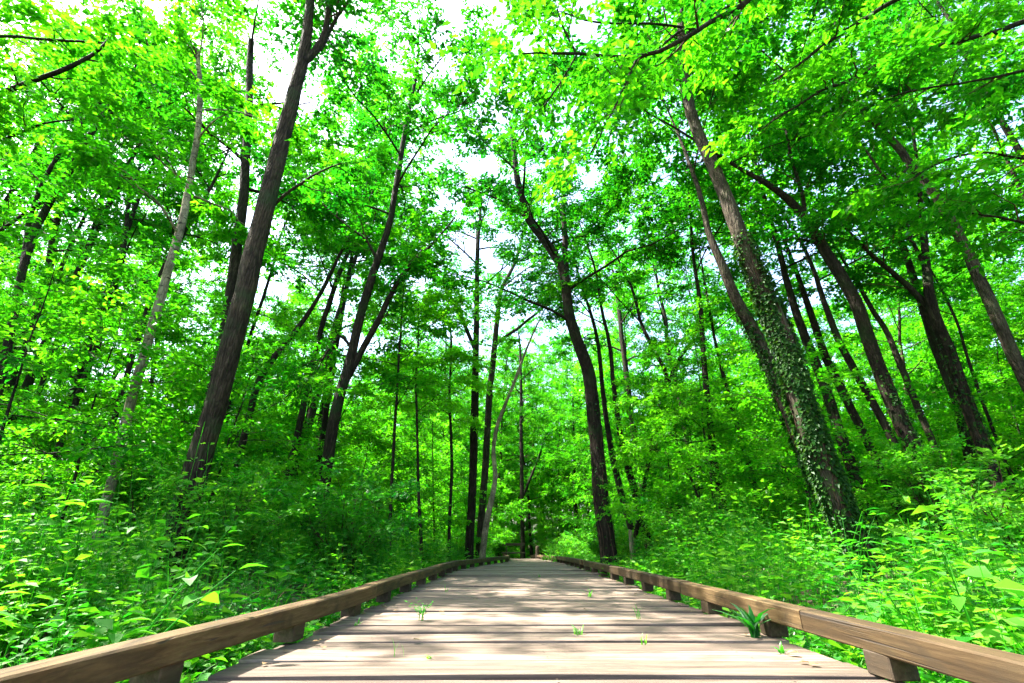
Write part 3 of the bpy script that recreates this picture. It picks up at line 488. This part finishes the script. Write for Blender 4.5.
 {'key':'overhanging_tree','trunk':[(-7.6,3.6,0.3,0.2),(-7.5,3.7,3,0.17),(-7.3,3.9,6,0.14),(-7.0,4.2,9,0.1)],'limbs':[[(-8.34,5.0,6.26,0.046),(-7.72,5.08,6.68,0.041),(-7.17,5.04,6.89,0.037),(-6.69,4.94,7.07,0.033),(-6.35,4.93,7.33,0.026),(-6.37,5.02,7.85,0.018)],[(-9.62,5.27,8.32,0.027),(-8.56,5.26,8.23,0.025),(-7.73,5.16,8.04,0.023),(-6.9,5.12,7.88,0.021),(-6.52,5.19,8.03,0.016),(-6.08,5.28,7.74,0.01)],[(-8.65,5.47,5.81,0.024),(-7.79,5.39,6.12,0.021),(-7.18,5.32,6.46,0.016),(-6.72,5.37,6.56,0.011)]],'top':10.5,'crown':9.5,'rad':1.8,'n':1,'bark':'dark','ivy':None,'label':'tree past the left edge with two dark limbs reaching in at the upper left','dens':1,'tone':0.7,'leaf':0.12},
]

HERO_XY = []
def near_cam(e): return (e[1] < 4.6 and abs(e[0]) < 3.2) or math.hypot(e[0], e[1]) < 3.6

def build_hero(T, seed):
    rng = np.random.default_rng(seed)
    tr = np.array(T['trunk'], float); b = tr[0].copy()
    gz = float(terrain(b[0], b[1]))
    d = tr[1] - tr[0]; k = (gz - .15 - b[2]) / max(d[2], .05)
    if b[2] > gz - .1: tr = np.r_[[[b[0] + d[0] * k, b[1] + d[1] * k, gz - .15, b[3] * 1.12]], tr]
    # carry the trunk on above the last measured point up to its height
    e = tr[-1]; dr = unit(tr[-1, :3] - tr[-3, :3]); z = e[2]; p = e[:3].copy(); ext = []
    if T['top'] > z + .5:
        nst = max(2, int((T['top'] - z) / .8))
        for i in range(nst):
            dr = unit(dr + np.array([0, 0, .12]) + rng.normal(0, .08, 3)); dr[2] = max(dr[2], .35)
            p = p + dr * (T['top'] - z) / nst; ext.append([*p, max(.012, e[3] * (1 - (i + 1) / nst * .85))])
        tr = np.r_[tr, ext]
    base = np.array([tr[0, 0], tr[0, 1], max(gz, tr[0, 2])]); HERO_XY.append(base[:2])
    full = resample(tr, .22); full[:, :2] += np.cumsum(rng.normal(0, .004, (len(full), 2)), 0)
    loc = full.copy(); loc[:, :3] -= base
    root = thing(T['key'], base, T['label'], 'tree')
    g = Geo(); rr = loc[:, 3].copy(); rr *= 1 + .28 * np.exp(-np.maximum(0, loc[:, 2]) / .2)
    tube(g, loc[:, :3], rr, 14 if loc[0, 3] > .05 else 9, 0, rng.uniform(0, 1), .05, rng)
    own = []
    for lm in T['limbs']:
        l = resample(np.array(lm, float), .18); l[:, :3] -= base; l[:, :3] += np.cumsum(rng.normal(0, .006, (len(l), 3)), 0)
        tube(g, l[:, :3], l[:, 3], 7, 0, .5, .04, rng); own.append(l)
    mono = np.maximum.accumulate(loc[:, 2]) + np.arange(len(loc)) * 1e-6; tl = loc.copy(); tl[:, 2] = mono
    lim = random_limbs(rng, tl, T['crown'] - base[2], T['top'] * .97 - base[2], T['n'], T['rad'], (28, 62), avoid=lambda q: near_cam(q + base))
    for l in lim: tube(g, l[:, :3], l[:, 3], 5, 0, .5)
    put('trunk', g.mesh('trunk', [T['bark']]), root)
    c = Geo(); near = T['key'] == 'overhanging_tree'
    sprays(rng, own + lim + [loc[-4:]], nb=int(7 * T['dens']), blen=1.2 if T['rad'] > 2.4 else .8, ntw=8, nlf=13, leaf=T['leaf'], tone=T['tone'] , g=c, shape=1,
           t0=.16 if not near else .12, twl=(.3, .65))
    put('crown', c.mesh('crown', ['twig', 'leaf']), root)
    if T['ivy']:
        z0, z1, n = T['ivy']; v = Geo()
        z = z0 + (z1 - z0) * rng.beta(1.1, 1.5, n * 2); th = rng.uniform(0, 6.28, n * 2)
        keep = (np.sin(th * 2 + z * 2.2) + np.sin(z * 4.1 - th * 3) * .8 + rng.normal(0, .6, n * 2)) > -.5
        z, th = z[keep][:n], th[keep][:n]
        C = np.stack([np.interp(z, mono, loc[:, k]) for k in range(2)] + [z], 1); r = np.interp(z, mono, loc[:, 3])
        o = np.stack([np.cos(th), np.sin(th), np.zeros_like(th)], 1)
        P = C + o * (r + rng.uniform(.0, .035, len(z)))[:, None]
        dn = np.array([0, 0, -.8]) + o * .55 + rng.normal(0, .45, P.shape)
        leaves(v, P, dn, o * .9 + UP * .6 + rng.normal(0, .3, P.shape), rng.uniform(.035, .075, len(z)), rng.uniform(.03, .06, len(z)), 0, rng.uniform(0, 1, len(z)))
        for _ in range(7):
            zz = np.linspace(max(.0, z0 - .2), rng.uniform(z0 + (z1 - z0) * .4, z1), 26); t_ = rng.uniform(0, 6.28) + np.cumsum(rng.normal(0, .14, 26))
            rr_ = np.interp(zz, mono, loc[:, 3]) * 1.03
            Pv = np.stack([np.interp(zz, mono, loc[:, 0]) + np.cos(t_) * rr_, np.interp(zz, mono, loc[:, 1]) + np.sin(t_) * rr_, zz], 1)
            tube(v, Pv, np.linspace(.012, .004, 26), 5, 1)
        put('ivy', v.mesh('ivy', ['ivy', 'twig']), root)
for i, T in enumerate(HEROES): build_hero(T, 100 + i)

# ------------------------------------------------------------------ trees that fill the forest
def make_tree(seed, name, top, crown, rad, n, r0, label, cat, group, nb=7, leaf=.13, tone=.5, lean=.1, bark='dark', el=(10, 50), blen=1.25, nlf=14, ntw=8, stems=1, vol=.8):
    rng = np.random.default_rng(seed)
    root = thing(name, (0, 0, -100), label, cat, group)
    g = Geo(); limbs = []
    for s in range(stems):
        m = 14; u = np.linspace(0, 1, m); az = rng.uniform(0, 6.28); h = top * (1 if s == 0 else rng.uniform(.6, .95)); ln = lean * (1 if stems == 1 else 2.6)
        P = np.stack([math.cos(az) * ln * top * u ** 1.3, math.sin(az) * ln * top * u ** 1.3, u * h - .1], 1)
        P[:, :2] += np.cumsum(rng.normal(0, .016 * top / 4, (m, 2)), 0)
        tr = np.c_[P, r0 * (1 - .88 * u)]
        rr = tr[:, 3] * (1 + .4 * np.exp(-np.maximum(0, tr[:, 2]) / .25))
        tube(g, P, rr, 8, 0, rng.uniform(0, 1), .05, rng)
        lim = random_limbs(rng, tr, crown, h * .97, max(2, n // stems), rad, el)
        for l in lim: tube(g, l[:, :3], l[:, 3], 4, 0)
        limbs += lim + [tr[-4:]]
    put('trunk', g.mesh('trunk', [bark]), root)
    c = Geo(); sprays(rng, limbs, nb, blen, ntw, nlf, leaf, tone, c, vol=vol)
    put('crown', c.mesh('crown', ['twig', 'leaf']), root)
    return root

def scatter(rng, n, xr, yr, ok, dmin, taken):
    out = []; tries = 0
    while len(out) < n and tries < n * 60:
        tries += 1; x, y = rng.uniform(*xr), rng.uniform(*yr)
        if not ok(x, y): continue
        d = dmin * (1 if y < 30 else 1.3)
        if taken and min((x - a) ** 2 + (y - b) ** 2 for a, b in taken) < d * d: continue
        taken.append((x, y)); out.append((x, y))
    return out

def build_forest():
    rng = np.random.default_rng(77); random.seed(5)
    place = lambda x: 'left' if x < 0 else 'right'
    lab_c = {'left': 'tall leafy tree deeper in the forest left of the boardwalk, behind the measured trunks'.replace('measured', 'larger'),
             'right': 'tall leafy tree deeper in the forest right of the boardwalk, behind the larger trunks'}
    grp_c = {'left': 'tall forest trees left of the boardwalk', 'right': 'tall forest trees right of the boardwalk'}
    protos = [make_tree(300 + k, 'forest_tree', [16.5, 18.5, 14.5, 20, 13.5, 19][k], [3.6, 4.6, 3.2, 5.2, 3.0, 10.5][k], [3.6, 4.0, 3.2, 3.9, 3.3, 3.4][k], 25 if k < 5 else 16, [.15, .19, .11, .17, .1, .12][k],
                        lab_c['left'], 'tree', grp_c['left'], tone=[.56, .64, .7, .5, .72, .66][k], lean=[.06, .1, .14, .05, .16, .05][k], bark=['dark', 'brown', 'dark', 'dark', 'brown', 'dark'][k]) for k in range(6)]
    taken = [tuple(p) for p in HERO_XY]
    def ok(x, y):
        half = float(hwd(y)) + 1.6 if y < 31 else 0
        if abs(x - float(cxd(y))) < half: return False
        if y < 9 and abs(x) < 8 + max(0, -y) * .3: return False
        if x < 0 and y < 7 and x > -15: return False
        if abs(x) < 9 - .55 * (y - 9) and y < 14: return False
        if -17 < x < 0 and 12 < y < 31 and (x * 7.3 + y * 3.1) % 1 < .78: return False
        if 0 < x < 16 and 7 < y < 27 and (x * 7.3 + y * 3.1) % 1 < .7: return False
        return True
    pts = scatter(rng, 140, (-34, 36), (-7, 66), ok, 2.1, taken)
    pts += scatter(rng, 55, (-26, 28), (56, 84), lambda x, y: True, 2.0, taken)
    pts = [(-5.8, 14.8), (-9.6, 15.4), (-12.8, 11.6), (-15.2, 13.4), (-7.4, 18.2), (-11.2, 11.4), (-17, 12.2), (10.2, 10.6), (13.4, 9.6), (16, 12)] + pts
    pts += [(-4.5, 37), (-1.8, 41), (1.6, 38.5), (4.4, 35), (-7.5, 33), (7.2, 40), (.2, 47)]
    used = set()
    for i, (x, y) in enumerate(pts):
        k = 5 if i < 10 else i % 5; s = rng.uniform(.82, 1.15); side = place(x - float(cxd(y)))
        loc = (x, y, float(terrain(x, y))); rz = rng.uniform(0, 6.28); sc = (s, s, s * rng.uniform(.92, 1.1))
        if k not in used:
            used.add(k); o = protos[k]; o.location = loc; o.rotation_euler = (0, 0, rz); o.scale = sc
        else: o = dup(protos[k], loc, rz, sc)
        o['label'] = lab_c[side]; o['group'] = grp_c[side]
    # understorey
    lab_u = {'left': 'low leafy understorey tree filling the shade beneath the tall trees left of the boardwalk',
             'right': 'low leafy understorey tree filling the shade beneath the tall trees right of the boardwalk'}
    grp_u = {'left': 'understorey trees left of the boardwalk', 'right': 'understorey trees right of the boardwalk'}
    up = [make_tree(400 + k, 'understorey_tree', [5.4, 6.8, 4.4, 7.6][k], [.7, .9, .5, 1.1][k], [1.9, 2.2, 1.7, 2.1][k], [20, 24, 18, 26][k], [.035, .045, .03, .045][k],
                    lab_u['left'], 'tree', grp_u['left'], nb=6, leaf=.105, tone=[.7, .82, .9, .75][k], lean=.08, el=(5, 40), blen=.85, nlf=12, ntw=8, stems=[1, 2, 2, 1][k], vol=.45) for k in range(4)]
    def ok2(x, y):
        half = float(hwd(y)) + 1.5 if y < 31 else 0
        if abs(x - float(cxd(y))) < half: return False
        if math.hypot(x, y) < 6.5: return False
        if y < 7 and abs(x) < 5.5: return False
        if -13 < x < 0 and y < 7.5: return False
        if (-11 < x < -6 and y < 9.5) or (0 < x < 11 and y < 9.3): return False
        return True
    pts = scatter(rng, 260, (-31, 33), (-2, 62), ok2, 1.35, [tuple(p) for p in HERO_XY])
    used = set()
    for i, (x, y) in enumerate(pts):
        k = i % 4; s = rng.uniform(.75, 1.2); side = place(x - float(cxd(y)))
        loc = (x, y, float(terrain(x, y))); rz = rng.uniform(0, 6.28); sc = (s, s, s)
        if k not in used:
            used.add(k); o = up[k]; o.location = loc; o.rotation_euler = (0, 0, rz); o.scale = sc
        else: o = dup(up[k], loc, rz, sc)
        o['label'] = lab_u[side]; o['group'] = grp_u[side]
build_forest()

def build_young():
    rng = np.random.default_rng(55)
    lab = {'left': 'young broadleaf tree with bright layered leaves among the nearer trunks left of the boardwalk', 'right': 'young broadleaf tree with bright layered leaves among the nearer trunks right of the boardwalk'}
    grp = {'left': 'young trees left of the boardwalk', 'right': 'young trees right of the boardwalk'}
    pr = [make_tree(700 + k, 'young_tree', [2.9, 3.7, 2.4][k], [.5, .8, .4][k], [1.0, 1.25, .95][k], [15, 18, 13][k], [.018, .024, .016][k], lab['left'], 'tree', grp['left'],
                    nb=5, leaf=.095, tone=[.82, .74, .9][k], lean=.08, el=(5, 40), blen=.6, nlf=10, ntw=6, stems=[1, 1, 2][k], vol=.3) for k in range(3)]
    def ok(x, y):
        e = abs(x - float(cxd(y))) - float(hwd(y))
        return e > 1.5 and math.hypot(x, y) > 6.0 and not (y < 4.5) and not (-4.6 < x < -2.8 and y < 6) and not (3 < x < 10 and y < 8.3) and not (-10 < x < -6.3 and y < 7.6)
    used = set()
    for i, (x, y) in enumerate(scatter(rng, 95, (-14, 15), (4.5, 19), ok, 1.0, [tuple(p) for p in HERO_XY])):
        k = i % 3; s = rng.uniform(.75, 1.2); side = 'left' if x < float(cxd(y)) else 'right'
        loc = (x, y, float(terrain(x, y))); rz = rng.uniform(0, 6.28); sc = (s, s, s)
        if k not in used:
            used.add(k); o = pr[k]; o.location = loc; o.rotation_euler = (0, 0, rz); o.scale = sc
        else: o = dup(pr[k], loc, rz, sc)
        o['label'] = lab[side]; o['group'] = grp[side]
build_young()

# ------------------------------------------------------------------ shrubs
def make_shrub(seed, h, rad, n, leaf, tone, name='shrub', shape=1, mat='under', nlf=10):
    rng = np.random.default_rng(seed)
    root = thing(name, (0, 0, 0), 'x', 'shrub'); g = Geo(); c = Geo(); limbs = []
    for i in range(n):
        az = i * 2.4 + rng.normal(0, .3); u = np.linspace(0, 1, 7); r = rad * rng.uniform(.25, 1.0); hh = h * rng.uniform(.55, 1.05)
        P = np.stack([math.cos(az) * r * u ** 1.2, math.sin(az) * r * u ** 1.2, hh * (u * 1.25 - .25 * u * u) - .03], 1) + np.r_[np.zeros((1, 3)), rng.normal(0, .02 * h, (6, 3))]
        l = np.c_[P, np.linspace(.012, .003, 7)]; tube(g, P, l[:, 3], 5, 0); limbs.append(l)
    put('stem', g.mesh('stem', ['twig']), root)
    sprays(rng, limbs, 9, .42 * rad + .1, 5, nlf, leaf, tone, c, shape=shape, t0=.15, twl=(.16, .34), flat=.7)
    put('foliage', c.mesh('foliage', ['twig', mat]), root)
    return root
def build_shrubs():
    sp = [make_shrub(500, 1.35, .95, 17, .08, .62), make_shrub(501, 1.1, .8, 15, .08, .8), make_shrub(502, 1.7, .8, 15, .085, .7), make_shrub(503, .8, .7, 13, .07, .75)]
    for o in sp: o.location = (0, -60, 0)
    named = [(0, -2.25, 7.0, 1.0, 'dense rounded green bush crowding over the kerb rail below the forked dark tree'),
             (1, 2.6, 13.5, 1.0, 'bright yellow-green bush spilling to the kerb rail below the dark leafy tree'),
             (1, 3.3, 9.2, .95, 'sunlit feathery bush beside the kerb rail in front of two slim dark trunks'),
             (0, -3.3, 5.9, .8, 'dark bush at the foot of the largest brown trunk'),
             (2, -4.9, 6.6, .95, 'sunlit layered bush beside the birch base'),
             (3, -1.9, 12.2, .9, 'small bright bush at the left foot of the straight dark trunk'),
             (2, 5.6, 6.6, .8, 'pale sunlit bush under the rightmost leaning trunk'),
             (3, 1.9, 17.5, 1.0, 'bright low bush where the boardwalk narrows')]
    used = set()
    rng = np.random.default_rng(9)
    def put_one(k, x, y, s, label, group=None):
        loc = (x, y, float(terrain(x, y)) - .02); rz = rng.uniform(0, 6.28)
        if k not in used:
            used.add(k); o = sp[k]; o.location = loc; o.rotation_euler = (0, 0, rz); o.scale = (s, s, s)
        else: o = dup(sp[k], loc, rz, (s, s, s))
        o['label'] = label
        if group: o['group'] = group
    for k, x, y, s, l in named: put_one(k, x, y, s, l)
    taken = [(n[1], n[2]) for n in named]
    def ok(x, y):
        if abs(x - float(cxd(y))) < float(hwd(y)) + .75 and y < 31: return False
        if y < 8 and -6.5 < x < 4.6: return False
        return math.hypot(x, y) > 6
    for x, y in scatter(rng, 110, (-17, 19), (2, 42), ok, 1.2, taken):
        sd = 'left' if x < float(cxd(y)) else 'right'
        put_one(int(rng.integers(0, 4)), x, y, rng.uniform(.7, 1.15), 'ordinary leafy bush in the undergrowth on the %s side of the boardwalk' % sd, 'undergrowth bushes %s of the boardwalk' % sd)
build_shrubs()

# ------------------------------------------------------------------ undergrowth: one uncountable mass
def build_undergrowth():
    rng = np.random.default_rng(31); g = Geo()
    def zone(n, xr, yr, kmin, hscale, leaf, nl, shape, blades=0):
        x = rng.uniform(*xr, n); y = rng.uniform(*yr, n)
        edge = np.abs(x - cxd(y)) - hwd(y) - np.where(x < 0, flare(y), 0); k = (edge > kmin) | (y > 31)
        k &= ~((np.abs(x) < 1.0) & (y < .5)); k &= np.hypot(x, y) > .9
        x, y, edge = x[k], y[k], edge[k]; n = len(x); gz = terrain(x, y)
        cl = .5 + .5 * np.sin(x * 1.7 + 2 * np.sin(y * .9)) * np.sin(y * 1.3 + x * .6)
        hole = np.sin(x * 2.9 + 1.7 * np.sin(y * 1.9 + 1)) * np.sin(y * 2.6 + 1.3 * np.sin(x * 1.4))
        kp = hole + rng.normal(0, .35, n) > -.62
        x, y, edge, gz, cl, hole = x[kp], y[kp], edge[kp], gz[kp], cl[kp], hole[kp]; n = len(x)
        H = hscale * (.30 + .75 * np.clip(edge / 1.6, 0, 1)) * (.35 + 1.05 * cl) * (1 + .3 * hole) * rng.uniform(.5, 1.25, n)
        az0 = rng.uniform(0, 6.28, n); ta = rng.normal(.62, .22, n) + (cl - .5) * .35 + .12 * hole; lf0 = leaf * np.clip(rng.lognormal(-.12, .42, n), .35, 2.3)
        lx, ly = rng.normal(0, .22, n), rng.normal(0, .22, n)
        P, D, N, L, T = [], [], [], [], []
        for j in range(nl):
            t = .25 + .75 * (j + .5) / nl; az = az0 + j * 2.4
            p = np.stack([x + lx * H * t, y + ly * H * t, gz + H * t + rng.normal(0, .02, n)], 1)
            el = rng.uniform(-.35, .35, n) + .25 * t
            dv = np.stack([np.cos(az), np.sin(az), el], 1)
            P.append(p + dv * .02); D.append(dv); N.append(UP + rng.normal(0, .3, (n, 3)) - dv * .15); L.append(lf0 * rng.uniform(.75, 1.2, n) * (1.15 - .35 * t)); T.append(ta + rng.normal(0, .07, n))
        P, D, N, L, T = map(np.concatenate, (P, D, N, L, T)); T = np.clip(T, 0, 1)
        leaves(g, P, D, N, L, L * rng.uniform(.42, .6, len(L)), 0, T, shape)
        # stems
        for (a, b) in ((0, 1),):
            w = .0022
            q = np.stack([np.stack([x - w, y, gz], 1), np.stack([x + w, y, gz], 1), np.stack([x + lx * H + w, y + ly * H, gz + H], 1), np.stack([x + lx * H - w, y + ly * H, gz + H], 1)], 1)
            g.add(q, np.arange(n)[:, None] * 4 + np.arange(4), 0, .45)
        if blades:
            m = int(blades); i = rng.integers(0, n, m); az = rng.uniform(0, 6.28, m); ln = rng.uniform(.14, .38, m) * hscale * 1.4
            bx, by, bz = x[i] + rng.normal(0, .08, m), y[i] + rng.normal(0, .08, m), gz[i]
            ed = np.abs(bx - cxd(by)) - hwd(by) > .1; az, ln, bx, by, bz, m = az[ed], ln[ed], bx[ed], by[ed], bz[ed], int(ed.sum())
            o = np.stack([np.cos(az), np.sin(az), 0 * az], 1); s = np.stack([-np.sin(az), np.cos(az), 0 * az], 1); B = np.stack([bx, by, bz], 1)
            prev = None; mt = rng.choice([0, 1], m, p=[.93, .07])
            rows = []
            for t, w in ((0, 1), (.4, .9), (.75, .6), (1, .06)):
                c = B + o * (ln * .6 * t * t)[:, None] + UP * (ln * 1.2 * (t - .35 * t * t))[:, None]
                rows += [c - s * .005 * w, c + s * .005 * w]
            V = np.stack(rows, 1); q = np.array([[0, 1, 3, 2], [2, 3, 5, 4], [4, 5, 7, 6]])
            for mi in (0, 1):
                sel = mt == mi; V2 = V[sel]; k2 = len(V2)
                g.add(V2, (np.arange(k2) * 8)[:, None, None] + q[None], mi, np.repeat(np.clip(rng.normal(.6, .18, k2), 0, 1), 3))
    zone(5600, (-4.2, 4.4), (-.2, 4.2), .07, .50, .075, 11, 3, 5200)
    zone(11500, (-9, 9.5), (.5, 11), .10, .68, .085, 10, 1, 9000)
    zone(13000, (-16, 17), (5, 26), .10, .75, .11, 9, 1, 3000)
    zone(9000, (-30, 32), (14, 55), .15, .75, .17, 8, 1)
    tag(put('undergrowth', g.mesh('undergrowth', ['under', 'dry'])), 'dense green herbs, ferny weeds and grass covering the forest floor on both sides', 'undergrowth', kind='stuff')
build_undergrowth()

# ------------------------------------------------------------------ single plants, tufts and small things
def broad_plant(seed, loc, h, n, leaf, label, tone=.7, stems=3, lean=(0, 0), wid=.40):
    rng = np.random.default_rng(seed)
    gz = float(terrain(loc[0], loc[1])); root = thing('broadleaf_plant', (loc[0], loc[1], gz), label, 'plant')
    s = Geo(); lf = Geo(); P, D, N, L = [], [], [], []
    for k in range(stems):
        az = rng.uniform(0, 6.28); u = np.linspace(0, 1, 8); r = h * rng.uniform(.15, .45); hh = h * rng.uniform(.75, 1.05)
        C = np.stack([(math.cos(az) * r + lean[0] * h) * u ** 1.4, (math.sin(az) * r + lean[1] * h) * u ** 1.4, hh * (u * 1.2 - .2 * u * u)], 1)
        tube(s, C, np.linspace(.006, .002, 8), 5, 0)
        for j in range(n):
            t = 1 - .7 * (j / n) ** 1.1; i = min(int(t * 7), 6); f = t * 7 - i; p = C[i] * (1 - f) + C[i + 1] * f
            for sg in ((1, -1) if j else (1,)):
                a = az + j * 1.57 + (0 if sg > 0 else math.pi); dv = np.array([math.cos(a), math.sin(a), rng.uniform(-.15, .4)])
                if j == 0: dv = np.array([math.cos(az), math.sin(az), .4])
                P.append(p + dv * .012); D.append(dv); N.append(UP + rng.normal(0, .2, 3)); L.append(leaf * rng.uniform(.65, 1.15) * (1 if j else .9))
    L = np.array(L); leaves(lf, np.array(P), np.array(D), np.array(N), L, L * wid, 0, np.clip(rng.normal(tone, .09, len(L)), 0, 1), 3, .3)
    put('stem', s.mesh('stem', ['under']), root); put('foliage', lf.mesh('foliage', ['under']), root)
broad_plant(1, (-2.9, 3.5), 1.00, 5, .17, 'tall broad-leaved plant with hanging pointed leaves in front of the birch base', .8, 4)
broad_plant(2, (-2.2, 3.4), 0.94, 6, .12, 'leafy spray of oval leaves in front of the largest brown trunk', .65, 5)
broad_plant(3, (-1.72, 2.35), 0.74, 3, .16, 'sunlit sprig with long pointed leaves rising just behind the shaded kerb rail', .8, 2, (.2, .1))
broad_plant(4, (-2.15, 2.1), 0.64, 3, .15, 'pale sprig with few big leaves, lowest of the sunlit sprigs at the left edge', .75, 3)
broad_plant(5, (-2.9, 2.7), 0.84, 3, .15, 'yellow-green broad-leaved sprig highest at the left edge of the photo', .8, 3)
broad_plant(6, (1.92, 2.55), 0.62, 3, .12, 'small seedling with paired oval leaves just behind the sunlit kerb rail', .75, 2)
broad_plant(7, (2.12, 2.5), 0.68, 4, .12, 'taller seedling with paired oval leaves right of the small seedling', .6, 2)
broad_plant(8, (2.32, 2.15), 0.58, 2, .18, 'low plant with very broad dark leaves at the right edge behind the rail', .5, 3, wid=.7)
broad_plant(9, (3.25, 5.0), 0.97, 4, .16, 'dark broad-leaved plant at the foot of the largest ivy trunk', .35, 4)
broad_plant(10, (4.1, 4.6), 1.17, 5, .16, 'tall bright plant with long pale leaves under the arching dark trunk', .95, 3, (.1, 0), .28)
broad_plant(11, (4.6, 4.0), 1.12, 5, .15, 'sunlit pale-leaved plant below the forking mossy trunk', .95, 4)

def tuft(seed, loc, n, ln, w, label, spread=.6, tone=.6, weed=False):
    rng = np.random.default_rng(seed); x, y = loc
    root = thing('grass_tuft', (x, y, float(zd(y)) - .004), label, 'grass tuft'); g = Geo()
    for i in range(n):
        az = rng.uniform(0, 6.28); L = ln * rng.uniform(.5, 1.1); k = spread * rng.uniform(.3, 1.2)
        o = np.array([math.cos(az), math.sin(az), 0]); s = np.array([-o[1], o[0], 0]); b = np.r_[rng.normal(0, .012, 2), 0]
        C = [b + o * L * k * t * t + UP * L * (t - .38 * k * t * t) for t in (0, .3, .6, .85, 1)]
        V = []
        for c, q in zip(C, (.8, 1, .9, .55, .05)): V += [c - s * w * q, c + UP * w * .3 * q, c + s * w * q]
        F = []
        for r in range(4): F += [[r * 3, r * 3 + 1, r * 3 + 4, r * 3 + 3], [r * 3 + 1, r * 3 + 2, r * 3 + 5, r * 3 + 4]]
        g.add(V, F, 0, np.clip(rng.normal(tone, .1), 0, 1), True)
        if weed:
            P = np.array([C[1] * (1 - t) + C[4] * t for t in (.1, .3, .5, .7, .9)]); a = rng.uniform(0, 6.28, 5)
            leaves(g, P, np.stack([np.cos(a), np.sin(a), np.full(5, .5)], 1), np.tile(UP, (5, 1)), ln * .22, ln * .08, 0, tone)
    put('blades', g.mesh('blades', ['under']), root)
tuft(1, (-.62, 3.72), 9, .15, .003, 'wiry weed tuft growing between planks near the shaded kerb rail', .5, .55, True)
tuft(2, (.40, 3.2), 6, .075, .005, 'small grass tuft between planks near the middle of the near deck', 1.2, .8)
tuft(3, (-.55, 2.62), 3, .11, .002, 'few thin upright grass blades on a near plank left of centre', .3, .8)
tuft(4, (-.40, 2.60), 3, .035, .005, 'tiny bright sprout on the near left planks', 1.0, .95)
tuft(5, (.78, 5.3), 8, .10, .004, 'small grass tuft farther off, toward the sunlit kerb rail', .9, .75)
tuft(6, (.70, 2.92), 5, .06, .003, 'thin little tuft on the planks toward the near right', .8, .75)
tuft(7, (.90, 3.85), 4, .10, .003, 'upright tuft on the planks beside the sunlit rail', .5, .75)
tuft(8, (-.72, 5.8), 4, .09, .003, 'sparse tuft far along the left planks', .5, .8)
tuft(29, (1.38, 3.12), 16, .25, .014, 'big tuft of broad grass blades beside the sunlit kerb rail', 1.1, .2)
tuft(10, (1.33, 2.72), 5, .06, .006, 'small low sprout at the end of a plank near the sunlit rail', 1.1, .6)
tuft(11, (.45, 8.5), 7, .07, .005, 'flat grass patch across the planks in the distance', 1.2, .7)
tuft(12, (-1.02, 3.55), 4, .05, .005, 'low sprout at a spacer block of the shaded rail', 1.0, .6)

def dead_leaf(seed, loc, L, label, group=None):
    rng = np.random.default_rng(seed); g = Geo(); a = rng.uniform(0, 6.28)
    leaves(g, np.array([[0, 0, .006]]), np.array([[math.cos(a), math.sin(a), .12]]), np.array([[.1, .1, 1.0]]), L, L * .6, 0, rng.uniform(0, 1), 3, .1)
    tag(put('dead_leaf', g.mesh('dead_leaf', ['dry']), None, (loc[0], loc[1], float(zd(loc[1])) + .004)), label, 'dead leaf', group)
dead_leaf(1, (1.38, 2.66), .07, 'curled pale dead leaf at the plank end by the sunlit rail')
rng = np.random.default_rng(88)
for i in range(95):
    y = rng.uniform(2.3, 9); sd = rng.choice([-1, 1]); x = float(cxd(y)) + sd * (float(hwd(y)) - abs(rng.normal(.04, .12 if i < 65 else .9)))
    dead_leaf(10 + i, (x, y), rng.uniform(.025, .06), 'tiny scrap of dead leaf lying on the planks', 'leaf scraps on the boardwalk')

def wood_post(loc, h, r, label, bark='pale'):
    rng = np.random.default_rng(int(h * 100)); z = float(terrain(*loc)); g = Geo()
    u = np.array([-.1, .0, .3, .6, .9, .985, 1.0]); P = np.stack([.02 * u, 0 * u, u * h], 1)
    tube(g, P, r * np.array([1.15, 1.1, 1, .97, .95, .8, .03]), 10, 0, .5, .04, rng)
    tag(put('wooden_post', g.mesh('wooden_post', [bark]), None, (*loc, z)), label, 'post')
wood_post((1.25, 25.5), .95, .10, 'short thick wooden post beside the far end of the boardwalk', 'brown')
wood_post((2.85, 12.3), .95, .05, 'pale broken post at the right foot of the dark leafy tree')
wood_post((2.98, 12.6), .8, .045, 'second, shorter broken post at the foot of the dark leafy tree')

def bench():
    z = float(terrain(.05, 33)); root = thing('bench', (.1, 31.8, z + .12), 'small rustic wooden bench at the far end of the boardwalk', 'bench')
    def bx(name, s, at):
        g = Geo(); chamfer_box(g, *s, .01, 0, .4); put(name, g.mesh(name, ['block']), root, at)
    bx('seat', (1.5, .42, .09), (0, 0, .52)); bx('backrest', (1.4, .09, .16), (0, .24, 1.0))
    for s in (-1, 1): bx('leg', (.2, .36, .47), (s * .5, 0, .235)); bx('back_post', (.1, .08, .62), (s * .45, .18 + .06, .62 - .02))
bench()
